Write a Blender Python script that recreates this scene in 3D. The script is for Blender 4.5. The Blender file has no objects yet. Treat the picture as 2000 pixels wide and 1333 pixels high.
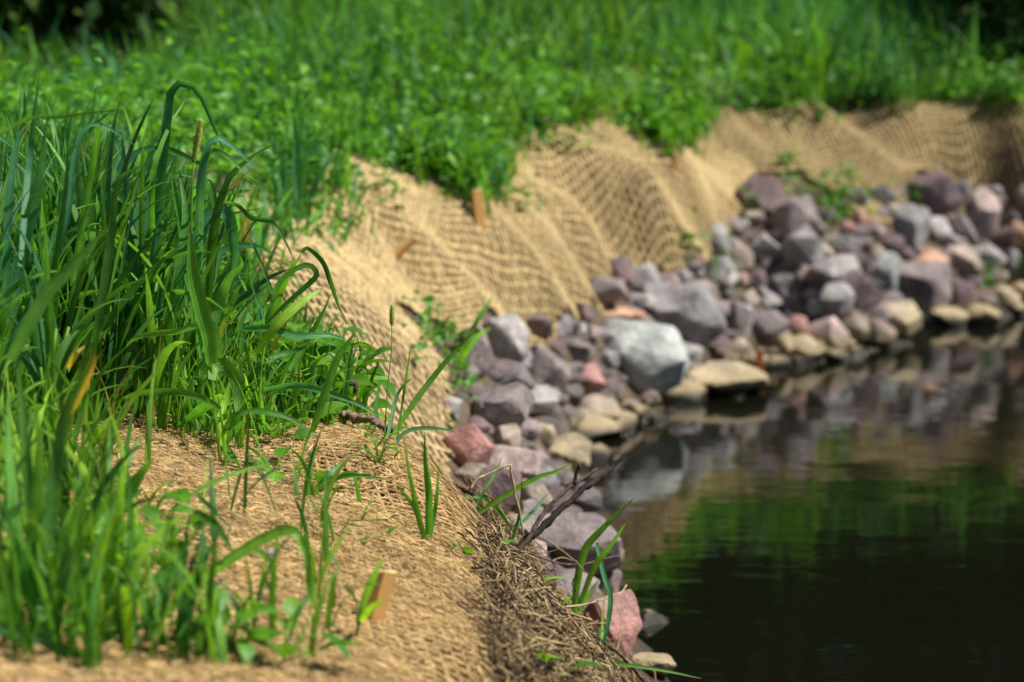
import bpy, bmesh, math, random
import numpy as np
from mathutils import Vector, noise as mnoise

random.seed(7)
rng = np.random.default_rng(11)
SC = bpy.context.scene
COL = SC.collection

# ------------------------------------------------------------------ camera
CAM_H = 1.15                       # metres above the water
LENS = 100.0
FPX = LENS / 36.0 * 2000.0         # focal length in photo pixels (2000 wide)
PITCH = math.atan((666.5 + 190.0) / FPX)
cam_d = bpy.data.cameras.new('camera')
cam_d.lens = LENS
cam_d.sensor_width = 36.0
cam_d.clip_start = 0.05
cam_d.clip_end = 2000.0
cam_d.dof.use_dof = True
cam_d.dof.focus_distance = 3.48
cam_d.dof.aperture_fstop = 5.6
cam = bpy.data.objects.new('camera', cam_d)
COL.objects.link(cam)
cam.location = (0, 0, CAM_H)
cam.rotation_euler = (math.pi / 2 - PITCH, 0, 0)
SC.camera = cam

# ------------------------------------------------------------------ light
SUN_EL, SUN_AZ = math.radians(54), math.radians(97)      # azimuth from +Y (view direction) towards +X
to_sun = Vector((math.sin(SUN_AZ) * math.cos(SUN_EL), math.cos(SUN_AZ) * math.cos(SUN_EL), math.sin(SUN_EL)))
world = bpy.data.worlds.new('World')
SC.world = world
world.use_nodes = True
wn = world.node_tree
bg = wn.nodes['Background']
sky = wn.nodes.new('ShaderNodeTexSky')
sky.sky_type = 'NISHITA'
sky.sun_disc = False
sky.sun_elevation = SUN_EL
sky.sun_rotation = SUN_AZ
wn.links.new(sky.outputs[0], bg.inputs[0])
bg.inputs[1].default_value = 0.055
sun_d = bpy.data.lights.new('sun', 'SUN')
sun_d.energy = 4.9
sun_d.angle = math.radians(0.53)
sun_d.color = (1.0, 0.955, 0.86)
sun = bpy.data.objects.new('sun', sun_d)
COL.objects.link(sun)
sun.location = (4, 2, 8)
sun.rotation_euler = (-to_sun).to_track_quat('-Z', 'Y').to_euler()

SC.render.engine = 'CYCLES'
SC.view_settings.view_transform = 'Standard'
SC.view_settings.look = 'None'
SC.view_settings.exposure = 0.46
SC.view_settings.gamma = 1.0
SC.view_settings.use_curve_mapping = False
SC.cycles.use_denoising = True
SC.cycles.max_bounces = 8
SC.cycles.transparent_max_bounces = 4
SC.cycles.caustics_reflective = False
SC.cycles.caustics_refractive = False

# ------------------------------------------------------------------ pixel <-> world helpers (photo pixels, 2000 x 1333)
_cp, _sp = math.cos(PITCH), math.sin(PITCH)

def ray(px, py):
    """direction with y component 1 for a photo pixel"""
    a = (px - 1000.0) / FPX
    b = (666.5 - py) / FPX
    d = np.array([a, _cp + b * _sp, -_sp + b * _cp])
    return d / d[1]

def at_y(px, py, y):
    return np.array([0, 0, CAM_H]) + ray(px, py) * y

def at_z(px, py, z):
    r = ray(px, py)
    return np.array([0, 0, CAM_H]) + r * ((z - CAM_H) / r[2])

def project(P):
    P = np.asarray(P, float)
    x, y, z = P[..., 0], P[..., 1], P[..., 2] - CAM_H
    dep = y * _cp - z * _sp
    up = y * _sp + z * _cp
    return 1000 + FPX * x / dep, 666.5 - FPX * up / dep

# ------------------------------------------------------------------ mesh helpers
def mesh_np(name, V, Q, mat, tint=None, uv=None, smooth=True, parent=None):
    """one mesh object from vertex array and quad (or triangle) index array"""
    V = np.asarray(V, np.float32)
    Q = np.asarray(Q, np.int32)
    k = Q.shape[1]
    me = bpy.data.meshes.new(name)
    me.vertices.add(len(V))
    me.vertices.foreach_set('co', V.ravel())
    me.loops.add(Q.size)
    me.loops.foreach_set('vertex_index', Q.ravel())
    me.polygons.add(len(Q))
    me.polygons.foreach_set('loop_start', np.arange(0, Q.size, k, dtype=np.int32))
    me.polygons.foreach_set('loop_total', np.full(len(Q), k, np.int32))
    if smooth:
        me.polygons.foreach_set('use_smooth', np.ones(len(Q), bool))
    if tint is not None:
        tint = np.asarray(tint, np.float32)
        if tint.ndim == 1:
            tint = np.tile(tint, (len(V), 1))
        at = me.attributes.new('tint', 'FLOAT_COLOR', 'POINT')
        at.data.foreach_set('color', np.hstack([tint, np.ones((len(V), 1), np.float32)]).ravel().astype(np.float32))
    if uv is not None:
        ul = me.uv_layers.new(name='UVMap')
        ul.data.foreach_set('uv', np.asarray(uv, np.float32)[Q.ravel()].ravel())
    me.update()
    me.validate()
    if mat is not None:
        me.materials.append(mat)
    ob = bpy.data.objects.new(name, me)
    COL.objects.link(ob)
    if parent is not None:
        ob.parent = parent
    return ob

def tag(o, label=None, cat=None, group=None, kind=None):
    if label: o['label'] = label
    if cat: o['category'] = cat
    if group: o['group'] = group
    if kind: o['kind'] = kind
    return o

def empty(name, loc, label, cat, group=None):
    o = bpy.data.objects.new(name, None)
    COL.objects.link(o)
    o.location = tuple(float(v) for v in loc)
    o.empty_display_size = 0.05
    return tag(o, label, cat, group)

class Acc:
    """collects arrays for one joined mesh"""
    def __init__(self):
        self.V, self.Q, self.T, self.U, self.n = [], [], [], [], 0
    def add(self, V, Q, T, U=None):
        V = np.asarray(V)
        self.V.append(V); self.Q.append(np.asarray(Q) + self.n)
        T = np.asarray(T, float)
        self.T.append(np.tile(T, (len(V), 1)) if T.ndim == 1 else T)
        self.U.append(np.zeros((len(V), 2)) if U is None else U)
        self.n += len(V)
    def build(self, name, mat, parent=None, off=(0, 0, 0), smooth=True):
        return mesh_np(name, np.vstack(self.V) - np.asarray(off), np.vstack(self.Q), mat, np.vstack(self.T), np.vstack(self.U), smooth, parent)

def catmull(P, n):
    P = np.asarray(P, float)
    if len(P) == 2:
        t = np.linspace(0, 1, n)[:, None]
        return P[0] * (1 - t) + P[1] * t
    seg = np.linalg.norm(np.diff(P, axis=0), axis=1)
    cum = np.r_[0, np.cumsum(np.maximum(seg, 1e-6))]
    u = np.linspace(0, cum[-1], n)
    out = np.zeros((n, P.shape[1]))
    E = np.vstack([2 * P[0] - P[1], P, 2 * P[-1] - P[-2]])
    for j, s in enumerate(u):
        i = min(int(np.searchsorted(cum, s, side='right')) - 1, len(P) - 2)
        t = (s - cum[i]) / (cum[i + 1] - cum[i])
        p0, p1, p2, p3 = E[i], E[i + 1], E[i + 2], E[i + 3]
        out[j] = 0.5 * ((2 * p1) + (-p0 + p2) * t + (2 * p0 - 5 * p1 + 4 * p2 - p3) * t * t + (-p0 + 3 * p1 - 3 * p2 + p3) * t ** 3)
    return out

def frames(P, ref):
    T = np.gradient(P, axis=0)
    T /= np.linalg.norm(T, axis=1)[:, None] + 1e-9
    ref = np.asarray(ref, float)
    S = np.cross(T, ref)
    S /= np.linalg.norm(S, axis=1)[:, None] + 1e-9
    N = np.cross(S, T)
    return T, S, N

def tube(P, R, sides=6, ref=(0.31, 0.17, 0.93)):
    """closed tapered tube; quads"""
    P = np.asarray(P, float); n = len(P)
    R = np.broadcast_to(np.asarray(R, float), (n,))
    T, S, N = frames(P, ref)
    a = np.arange(sides) / sides * 2 * math.pi
    V = P[:, None, :] + R[:, None, None] * (np.cos(a)[None, :, None] * S[:, None, :] + np.sin(a)[None, :, None] * N[:, None, :])
    V = V.reshape(-1, 3)
    i = np.arange(n - 1)[:, None] * sides
    j = np.arange(sides)[None, :]
    Q = np.stack([i + j, i + (j + 1) % sides, i + sides + (j + 1) % sides, i + sides + j], -1).reshape(-1, 4)
    caps = []
    for base, rev in ((0, True), ((n - 1) * sides, False)):
        idx = [base + k for k in range(sides)]
        if rev: idx = idx[::-1]
        for k in range(1, sides - 2, 2):
            caps.append([idx[0], idx[k], idx[k + 1], idx[k + 2]])
    uv = np.stack([np.tile(np.arange(sides) / sides, n), np.repeat(np.linspace(0, 1, n), sides)], -1)
    return V, np.vstack([Q, np.array(caps)]), uv

def ribbon(P, W, fold=0.25, twist=0.0, ref=None):
    """leaf blade with a fold along its midrib: three vertices across"""
    n = len(P)
    if ref is None:
        ref = np.array([0, 0, CAM_H]) - P.mean(0)
        ref = ref / np.linalg.norm(ref)
    T, S, N = frames(P, ref)
    tw = np.broadcast_to(np.asarray(twist, float), (n,))
    c, s = np.cos(tw)[:, None], np.sin(tw)[:, None]
    S2 = S * c + N * s
    N2 = N * c - S * s
    h = (np.asarray(W) * 0.5)[:, None]
    L = P - S2 * h
    Rr = P + S2 * h
    M = P - N2 * h * fold
    V = np.stack([L, M, Rr], 1).reshape(-1, 3)
    i = (np.arange(n - 1) * 3)[:, None]
    Q = np.concatenate([np.hstack([i, i + 1, i + 4, i + 3]), np.hstack([i + 1, i + 2, i + 5, i + 4])])
    v = np.linspace(0, 1, n)
    uv = np.stack([np.tile([0.0, 0.5, 1.0], n), np.repeat(v, 3)], -1)
    return V, Q, uv

def blade_profile(n, sheath=0.55):
    t = np.linspace(0, 1, n)
    up = sheath + (1 - sheath) * np.clip(t / 0.28, 0, 1) ** 0.7
    dn = np.clip((1 - t) / 0.45, 0, 1) ** 0.65
    return np.minimum(up, 1) * np.maximum(dn, 0.015)

# ------------------------------------------------------------------ materials
def new_mat(name):
    m = bpy.data.materials.new(name)
    m.use_nodes = True
    nt = m.node_tree
    return m, nt, nt.nodes, nt.links, nt.nodes['Principled BSDF']

def N(nodes, kind, **kw):
    nd = nodes.new(kind)
    for k, v in kw.items():
        setattr(nd, k, v)
    return nd

def ramp(nodes, stops):
    r = nodes.new('ShaderNodeValToRGB')
    e = r.color_ramp.elements
    e[0].position, e[0].color = stops[0][0], (*stops[0][1], 1)
    e[1].position, e[1].color = stops[-1][0], (*stops[-1][1], 1)
    for p, c in stops[1:-1]:
        x = e.new(p); x.color = (*c, 1)
    return r

def mix(nodes, links, fac, a, b, mode='MIX'):
    m = nodes.new('ShaderNodeMix'); m.data_type = 'RGBA'; m.blend_type = mode
    for sock, v in ((m.inputs[0], fac), (m.inputs[6], a), (m.inputs[7], b)):
        if hasattr(v, 'is_linked') or hasattr(v, 'links'):
            links.new(v, sock)
        elif isinstance(v, (int, float)):
            sock.default_value = v
        else:
            sock.default_value = (*v, 1)
    return m.outputs[2]

def leaf_material(name, trans=0.38, rough=0.38, vein=26.0, spec=0.5):
    m, nt, nd, lk, p = new_mat(name)
    at = N(nd, 'ShaderNodeAttribute', attribute_name='tint')
    geo = N(nd, 'ShaderNodeNewGeometry')
    no = N(nd, 'ShaderNodeTexNoise'); no.inputs['Scale'].default_value = 60; no.inputs['Detail'].default_value = 3
    lk.new(geo.outputs['Position'], no.inputs['Vector'])
    var = ramp(nd, [(0.3, (0.72, 0.76, 0.66)), (0.7, (1.18, 1.12, 1.15))])
    lk.new(no.outputs[0], var.inputs[0])
    c1 = mix(nd, lk, 1.0, at.outputs['Color'], var.outputs[0], 'MULTIPLY')
    uv = N(nd, 'ShaderNodeUVMap'); sep = N(nd, 'ShaderNodeSeparateXYZ'); lk.new(uv.outputs[0], sep.inputs[0])
    sub = N(nd, 'ShaderNodeMath', operation='SUBTRACT'); lk.new(sep.outputs[0], sub.inputs[0]); sub.inputs[1].default_value = 0.5
    ab = N(nd, 'ShaderNodeMath', operation='ABSOLUTE'); lk.new(sub.outputs[0], ab.inputs[0])
    rib = ramp(nd, [(0.02, (1.35, 1.3, 1.25)), (0.07, (1, 1, 1))]); lk.new(ab.outputs[0], rib.inputs[0])
    c2 = mix(nd, lk, 1.0, c1, rib.outputs[0], 'MULTIPLY')
    sn = N(nd, 'ShaderNodeMath', operation='MULTIPLY'); lk.new(sep.outputs[0], sn.inputs[0]); sn.inputs[1].default_value = vein
    si = N(nd, 'ShaderNodeMath', operation='SINE'); lk.new(sn.outputs[0], si.inputs[0])
    bp = N(nd, 'ShaderNodeBump'); bp.inputs['Strength'].default_value = 0.25; bp.inputs['Distance'].default_value = 0.0006
    lk.new(si.outputs[0], bp.inputs['Height'])
    lk.new(c2, p.inputs['Base Color']); p.inputs['Roughness'].default_value = rough
    p.inputs['Specular IOR Level'].default_value = spec
    lk.new(bp.outputs[0], p.inputs['Normal'])
    tr = N(nd, 'ShaderNodeBsdfTranslucent')
    tc = mix(nd, lk, 1.0, c2, (1.5, 1.45, 0.55), 'MULTIPLY')
    lk.new(tc, tr.inputs[0])
    ms = N(nd, 'ShaderNodeMixShader'); ms.inputs[0].default_value = trans
    lk.new(p.outputs[0], ms.inputs[1]); lk.new(tr.outputs[0], ms.inputs[2])
    lk.new(ms.outputs[0], nd['Material Output'].inputs[0])
    return m

def tint_material(name, rough=0.8, lo=0.7, hi=1.2, scale=80, spec=0.3, bump=0.3, stretch=None):
    m, nt, nd, lk, p = new_mat(name)
    at = N(nd, 'ShaderNodeAttribute', attribute_name='tint')
    tc = N(nd, 'ShaderNodeTexCoord')
    mp = N(nd, 'ShaderNodeMapping')
    lk.new(tc.outputs['UV' if stretch else 'Object'], mp.inputs[0])
    if stretch: mp.inputs['Scale'].default_value = stretch
    no = N(nd, 'ShaderNodeTexNoise'); no.inputs['Scale'].default_value = scale; no.inputs['Detail'].default_value = 4
    lk.new(mp.outputs[0], no.inputs['Vector'])
    var = ramp(nd, [(0.3, (lo, lo, lo)), (0.7, (hi, hi, hi))]); lk.new(no.outputs[0], var.inputs[0])
    c = mix(nd, lk, 1.0, at.outputs['Color'], var.outputs[0], 'MULTIPLY')
    lk.new(c, p.inputs['Base Color']); p.inputs['Roughness'].default_value = rough
    p.inputs['Specular IOR Level'].default_value = spec
    bp = N(nd, 'ShaderNodeBump'); bp.inputs['Strength'].default_value = bump; bp.inputs['Distance'].default_value = 0.002
    lk.new(no.outputs[0], bp.inputs['Height']); lk.new(bp.outputs[0], p.inputs['Normal'])
    return m

M = {}
M['blade'] = leaf_material('grass_blade', 0.44, 0.42, spec=0.32)
M['far_blade'] = leaf_material('meadow_blade', 0.42, 0.5, spec=0.25)
M['broad'] = leaf_material('broad_leaf', 0.40, 0.42, vein=60)
M['tree_leaf'] = leaf_material('tree_leaf', 0.2, 0.65, spec=0.12)
M['straw'] = tint_material('dry_straw', 0.65, 0.7, 1.2, 120)
M['bark'] = tint_material('bark', 0.85, 0.45, 1.45, 90, bump=0.9)
M['coir'] = tint_material('coir_yarn', 0.9, 0.62, 1.25, 130, spec=0.15, bump=0.6)
M['fibre'] = tint_material('coir_fibre', 0.75, 0.85, 1.1, 40, spec=0.25, bump=0.0)
M['wood'] = tint_material('stake_wood', 0.6, 0.8, 1.12, 14, stretch=(22, 1.2, 1))
M['seed'] = tint_material('seed_head', 0.7, 0.7, 1.3, 200)

# rocks: colour from the object, mottled, silt coated near the water line, wet below it with undercut shade in the colour
m, nt, nd, lk, p = new_mat('rock')
oi = N(nd, 'ShaderNodeObjectInfo'); geo = N(nd, 'ShaderNodeNewGeometry'); tc = N(nd, 'ShaderNodeTexCoord')
addv = N(nd, 'ShaderNodeVectorMath', operation='ADD'); lk.new(geo.outputs['Position'], addv.inputs[0])
rv = N(nd, 'ShaderNodeVectorMath', operation='SCALE'); rv.inputs[0].default_value = (37, 51, 23); lk.new(oi.outputs['Random'], rv.inputs[3]); lk.new(rv.outputs[0], addv.inputs[1])
n1 = N(nd, 'ShaderNodeTexNoise'); n1.inputs['Scale'].default_value = 14; n1.inputs['Detail'].default_value = 6; n1.inputs['Roughness'].default_value = 0.62
n2 = N(nd, 'ShaderNodeTexNoise'); n2.inputs['Scale'].default_value = 75; n2.inputs['Detail'].default_value = 5; n2.inputs['Roughness'].default_value = 0.7
n3 = N(nd, 'ShaderNodeTexVoronoi'); n3.inputs['Scale'].default_value = 26
for n_ in (n1, n2, n3): lk.new(addv.outputs[0], n_.inputs['Vector'])
r1 = ramp(nd, [(0.30, (0.5, 0.45, 0.46)), (0.5, (1, 1, 1)), (0.68, (1.5, 1.4, 1.38))]); lk.new(n1.outputs[0], r1.inputs[0])
r2 = ramp(nd, [(0.3, (0.7, 0.7, 0.7)), (0.7, (1.28, 1.28, 1.28))]); lk.new(n2.outputs[0], r2.inputs[0])
c = mix(nd, lk, 1.0, oi.outputs['Color'], r1.outputs[0], 'MULTIPLY')
c = mix(nd, lk, 1.0, c, r2.outputs[0], 'MULTIPLY')
pale = ramp(nd, [(0.62, (0, 0, 0)), (0.74, (1, 1, 1))]); n4 = N(nd, 'ShaderNodeTexNoise'); n4.inputs['Scale'].default_value = 9; n4.inputs['Detail'].default_value = 5
lk.new(addv.outputs[0], n4.inputs['Vector']); lk.new(n4.outputs[0], pale.inputs[0])
c = mix(nd, lk, pale.outputs[0], c, (0.42, 0.37, 0.345))
sep = N(nd, 'ShaderNodeSeparateXYZ'); lk.new(geo.outputs['Position'], sep.inputs[0])
jz = N(nd, 'ShaderNodeMath', operation='MULTIPLY_ADD'); lk.new(n1.outputs[0], jz.inputs[0]); jz.inputs[1].default_value = 0.10; lk.new(sep.outputs[2], jz.inputs[2])
silt = ramp(nd, [(0.085, (1, 1, 1)), (0.125, (0, 0, 0))]); lk.new(jz.outputs[0], silt.inputs[0])
c = mix(nd, lk, silt.outputs[0], c, (0.37, 0.29, 0.165))
jw = N(nd, 'ShaderNodeMath', operation='MULTIPLY_ADD'); lk.new(n1.outputs[0], jw.inputs[0]); jw.inputs[1].default_value = 0.02; lk.new(sep.outputs[2], jw.inputs[2])
wet = ramp(nd, [(0.026, (1, 1, 1)), (0.042, (0, 0, 0))]); lk.new(jw.outputs[0], wet.inputs[0])
c = mix(nd, lk, wet.outputs[0], c, (0.025, 0.018, 0.009))  # near-black wet tone, band raised to paint in the shade under the stones
lk.new(c, p.inputs['Base Color'])
rr = ramp(nd, [(0.0, (0.72, 0.72, 0.72)), (1.0, (0.16, 0.16, 0.16))]); lk.new(wet.outputs[0], rr.inputs[0]); lk.new(rr.outputs[0], p.inputs['Roughness'])
p.inputs['Specular IOR Level'].default_value = 0.4
b1 = N(nd, 'ShaderNodeBump'); b1.inputs['Strength'].default_value = 0.55; b1.inputs['Distance'].default_value = 0.01; lk.new(n2.outputs[0], b1.inputs['Height'])
b2 = N(nd, 'ShaderNodeBump'); b2.inputs['Strength'].default_value = 0.5; b2.inputs['Distance'].default_value = 0.03; lk.new(n1.outputs[0], b2.inputs['Height']); lk.new(b1.outputs[0], b2.inputs['Normal'])
lk.new(b2.outputs[0], p.inputs['Normal'])
M['rock'] = m

# soil
m, nt, nd, lk, p = new_mat('soil')
geo = N(nd, 'ShaderNodeNewGeometry')
n1 = N(nd, 'ShaderNodeTexNoise'); n1.inputs['Scale'].default_value = 22; n1.inputs['Detail'].default_value = 8; n1.inputs['Roughness'].default_value = 0.7
lk.new(geo.outputs['Position'], n1.inputs['Vector'])
r1 = ramp(nd, [(0.3, (0.06, 0.042, 0.027)), (0.55, (0.13, 0.092, 0.056)), (0.75, (0.21, 0.15, 0.09))]); lk.new(n1.outputs[0], r1.inputs[0])
sep = N(nd, 'ShaderNodeSeparateXYZ'); lk.new(geo.outputs['Position'], sep.inputs[0])
jz = N(nd, 'ShaderNodeMath', operation='MULTIPLY_ADD'); lk.new(n1.outputs[0], jz.inputs[0]); jz.inputs[1].default_value = 0.08; lk.new(sep.outputs[2], jz.inputs[2])
mud = ramp(nd, [(0.06, (1, 1, 1)), (0.11, (0, 0, 0))]); lk.new(jz.outputs[0], mud.inputs[0])
cm = mix(nd, lk, mud.outputs[0], r1.outputs[0], (0.03, 0.022, 0.012))
lk.new(cm, p.inputs['Base Color']); p.inputs['Roughness'].default_value = 0.85
bp = N(nd, 'ShaderNodeBump'); bp.inputs['Strength'].default_value = 0.8; bp.inputs['Distance'].default_value = 0.02; lk.new(n1.outputs[0], bp.inputs['Height']); lk.new(bp.outputs[0], p.inputs['Normal'])
M['soil'] = m

# water: dark still stream with faint ripples
m, nt, nd, lk, p = new_mat('stream_water')
p.inputs['Base Color'].default_value = (0.005, 0.006, 0.003, 1)
p.inputs['Roughness'].default_value = 0.015
p.inputs['IOR'].default_value = 1.38
p.inputs['Specular IOR Level'].default_value = 0.5
geo = N(nd, 'ShaderNodeNewGeometry')
mp = N(nd, 'ShaderNodeMapping'); mp.inputs['Scale'].default_value = (0.35, 1.0, 1.0); mp.inputs['Rotation'].default_value = (0, 0, 0.12)
lk.new(geo.outputs['Position'], mp.inputs[0])
w1 = N(nd, 'ShaderNodeTexNoise'); w1.inputs['Scale'].default_value = 7.0; w1.inputs['Detail'].default_value = 3
w2 = N(nd, 'ShaderNodeTexNoise'); w2.inputs['Scale'].default_value = 40.0; w2.inputs['Detail'].default_value = 2
lk.new(mp.outputs[0], w1.inputs['Vector']); lk.new(mp.outputs[0], w2.inputs['Vector'])
bp = N(nd, 'ShaderNodeBump'); bp.inputs['Strength'].default_value = 1.0; bp.inputs['Distance'].default_value = 0.0016; lk.new(w1.outputs[0], bp.inputs['Height'])
bq = N(nd, 'ShaderNodeBump'); bq.inputs['Strength'].default_value = 1.0; bq.inputs['Distance'].default_value = 0.00025; lk.new(w2.outputs[0], bq.inputs['Height']); lk.new(bp.outputs[0], bq.inputs['Normal'])
lk.new(bq.outputs[0], p.inputs['Normal'])
M['water'] = m

# ------------------------------------------------------------------ terrain
# shore line: inland lies to the left of / beyond this polyline
SHORE = [(0.30, -60), (0.30, 0), (0.27, 3.2)] + [tuple(at_z(px, py, 0)[:2]) for px, py in
         ((1360, 1333), (1225, 1200), (1215, 1120), (1140, 985), (1140, 905), (1210, 860), (1300, 832), (1480, 770), (1600, 725), (1800, 682), (2000, 622))] + [(2.3, 8.7), (5.0, 11.3), (60, 60)]
SHORE = np.array(SHORE)

def shore_dist(X, Y):
    """signed distance to the shore, positive inland"""
    P = np.stack([np.ravel(X), np.ravel(Y)], -1)
    best = np.full(len(P), 1e9); sign = np.ones(len(P))
    for a, b in zip(SHORE[:-1], SHORE[1:]):
        d = b - a
        t = np.clip(((P - a) @ d) / (d @ d), 0, 1)
        q = a + t[:, None] * d
        r = P - q
        dist = np.hypot(r[:, 0], r[:, 1])
        cr = d[0] * (P[:, 1] - a[1]) - d[1] * (P[:, 0] - a[0])
        up = dist < best - 1e-9
        best = np.where(up, dist, best)
        sign = np.where(up, np.where(cr > 0, 1, -1), sign)
    return (best * sign).reshape(np.shape(X))

_S = [-60, -3, -0.6, 0, 0.3, 0.7, 1.2, 1.8, 3, 5, 9, 400]
_Z = [-1.2, -0.9, -0.28, 0, 0.15, 0.37, 0.56, 0.63, 0.76, 0.90, 1.0, 1.1]

MAT1_EDGE = [(1010, 1460, .40), (965, 1333, .40), (945, 1250, .40), (945, 1180, .40), (940, 1100, .40), (925, 1010, .41), (872, 940, .42)]
MAT2_EDGE = [(885, 950, .20), (890, 890, .22), (886, 800, .27), (858, 730, .30), (838, 680, .32)]
MAT3_EDGE = [(838, 680, .30), (862, 655, .30), (910, 630, .30), (960, 640, .28), (1000, 625, .28), (1060, 604, .27), (1105, 592, .26), (1140, 562, .265), (1180, 530, .27),
             (1240, 535, .245), (1290, 545, .235), (1330, 500, .265), (1370, 452, .29), (1400, 440, .30), (1440, 392, .335), (1480, 354, .37)]
MAT4_EDGE = [(1475, 346, .37), (1560, 396, .325), (1620, 382, .345), (1690, 358, .36), (1750, 342, .37), (1830, 336, .37), (1900, 380, .325), (1990, 355, .34), (2100, 335, .36)]
CTRL = MAT1_EDGE + MAT2_EDGE + MAT3_EDGE[1:] + MAT4_EDGE[1:] + [
    # near mat surface
    (760, 880, .455), (650, 858, .48), (560, 880, .495), (700, 1333, .45), (700, 1150, .455), (750, 1000, .45), (830, 1100, .435), (860, 1250, .425),
    (400, 1333, .49), (400, 1100, .50), (520, 1000, .49), (300, 880, .52), (100, 1333, .51), (100, 1000, .53), (0, 800, .55), (-150, 900, .56), (300, 720, .55), (100, 600, .58), (480, 760, .52),
    (1000, 1460, .36), (600, 1500, .46), (200, 1500, .5),
    # debris slope under the near mat
    (1000, 1200, .27), (1060, 1290, .20), (1100, 1200, .16), (1150, 1290, .10), (1010, 1060, .24), (1230, 1333, .03),
    # riprap
    (1100, 1090, .11), (1180, 1190, .06), (1000, 960, .19), (930, 900, .22), (950, 800, .27), (1000, 720, .25), (1100, 830, .05), (1060, 720, .20), (1250, 740, .06), (1300, 690, .09), (1350, 620, .145), (1450, 640, .10), (1450, 560, .185), (1600, 560, .15), (1600, 640, .07), (1750, 520, .165),
    (1900, 480, .185), (1560, 450, .275), (1700, 420, .29),
    # upper edge of the mats
    (500, 500, .55), (600, 560, .49), (700, 600, .45), (780, 680, .40), (800, 800, .32), (650, 700, .42), (620, 310, .62), (760, 340, .55), (870, 390, .49), (980, 370, .50), (1000, 290, .55),
    (1200, 230, .56), (1330, 245, .53), (1390, 280, .47), (1400, 217, .555), (1560, 207, .56), (1800, 205, .54), (2000, 222, .525),
    (720, 500, .46), (820, 470, .455), (950, 520, .38), (1050, 450, .42), (1150, 420, .42), (1250, 400, .41), (1350, 370, .40), (1700, 270, .43), (1900, 270, .43), (300, 450, .64), (450, 380, .62),
]
_sh = SHORE[3:14]
CTRL += [(px, py, -0.02) for px, py in ((1360, 1333), (1225, 1200), (1215, 1120), (1140, 985), (1140, 905), (1210, 860), (1300, 832), (1390, 800), (1480, 770), (1600, 725), (1700, 704), (1800, 682), (1900, 655), (2000, 622))]
CTRL += [(px, py, -0.16) for px, py in ((1430, 1333), (1330, 1200), (1310, 1100), (1250, 985), (1300, 910), (1420, 860), (1560, 800), (1750, 750), (1950, 690), (2100, 640))]
CP = np.array([at_z(*c) for c in CTRL])
KL = 0.42

def _kern(r):
    s = math.sqrt(3) * r / KL
    return (1 + s) * np.exp(-s)

_res = CP[:, 2] - np.interp(shore_dist(CP[:, 0], CP[:, 1]), _S, _Z)
_K = _kern(np.hypot(CP[:, None, 0] - CP[None, :, 0], CP[:, None, 1] - CP[None, :, 1])) + np.eye(len(CP)) * 0.006
_w = np.linalg.solve(_K, _res)
GX0, GX1, GY0, GY1, GS = -3.0, 4.6, 1.2, 13.0, 0.02
gx = np.arange(GX0, GX1 + GS / 2, GS); gy = np.arange(GY0, GY1 + GS / 2, GS)
GXX, GYY = np.meshgrid(gx, gy)
_base = np.interp(shore_dist(GXX, GYY), _S, _Z)
_add = np.zeros(GXX.size)
_fx, _fy = GXX.ravel(), GYY.ravel()
for cpt, wt in zip(CP, _w):
    _add += wt * _kern(np.hypot(_fx - cpt[0], _fy - cpt[1]))
HG = _base + _add.reshape(GXX.shape)
FADE = np.clip(np.minimum.reduce([(GXX - GX0), (GX1 - GXX), (GY1 - GYY)]) / 0.6, 0, 1)
HG = _base * (1 - FADE) + HG * FADE

def ground(x, y):
    x = np.asarray(x, float); y = np.asarray(y, float)
    fx = np.clip((x - GX0) / GS, 0, len(gx) - 1.001); fy = np.clip((y - GY0) / GS, 0, len(gy) - 1.001)
    i = fx.astype(int); j = fy.astype(int); u = fx - i; v = fy - j
    z = (HG[j, i] * (1 - u) + HG[j, i + 1] * u) * (1 - v) + (HG[j + 1, i] * (1 - u) + HG[j + 1, i + 1] * u) * v
    out = (x < GX0) | (x > GX1) | (y < GY0) | (y > GY1)
    if np.any(out):
        z = np.where(out, np.interp(shore_dist(x, y), _S, _Z), z)
    return z

_ys = np.arange(1.3, 12.9, 0.008)

def hit(px, py, lift=0.0):
    """where the line of sight of a photo pixel meets the bank"""
    r = ray(px, py)
    P = np.array([0, 0, CAM_H]) + r[None, :] * _ys[:, None]
    below = P[:, 2] < np.maximum(ground(P[:, 0], P[:, 1]), -0.02) + lift
    if not below.any():
        return P[-1]
    return P[int(np.argmax(below))]

# billows of the draped mats: ridge lines (photo pixels), height, half width
RIDGES = [([(640, 430), (694, 439), (769, 484), (862, 574), (911, 618)], .045, .085),
          ([(765, 336), (830, 372), (877, 409), (937, 457), (994, 502), (1042, 566), (1062, 600)], .05, .085),
          ([(1010, 400), (1060, 450), (1100, 520), (1125, 570)], .028, .07),
          ([(1030, 300), (1084, 326), (1144, 379), (1200, 401), (1270, 412), (1330, 440)], .045, .08),
          ([(1180, 300), (1256, 349), (1310, 390), (1360, 440)], .04, .08),
          ([(1330, 250), (1400, 285), (1440, 325)], .045, .08),
          ([(480, 505), (560, 525), (640, 545), (720, 565), (790, 640), (840, 760)], .012, .07),
          ([(1560, 215), (1620, 260), (1700, 330)], .025, .08), ([(1700, 215), (1770, 260), (1850, 320)], .03, .08), ([(1640, 230), (1700, 250), (1760, 300)], -.02, .07),
          ([(1040, 330), (1000, 420), (1000, 470)], -.025, .09), ([(900, 500), (960, 560), (1000, 610)], -.03, .07), ([(720, 470), (800, 540), (870, 600)], -.02, .06)]
_extra = np.zeros_like(HG)
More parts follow.
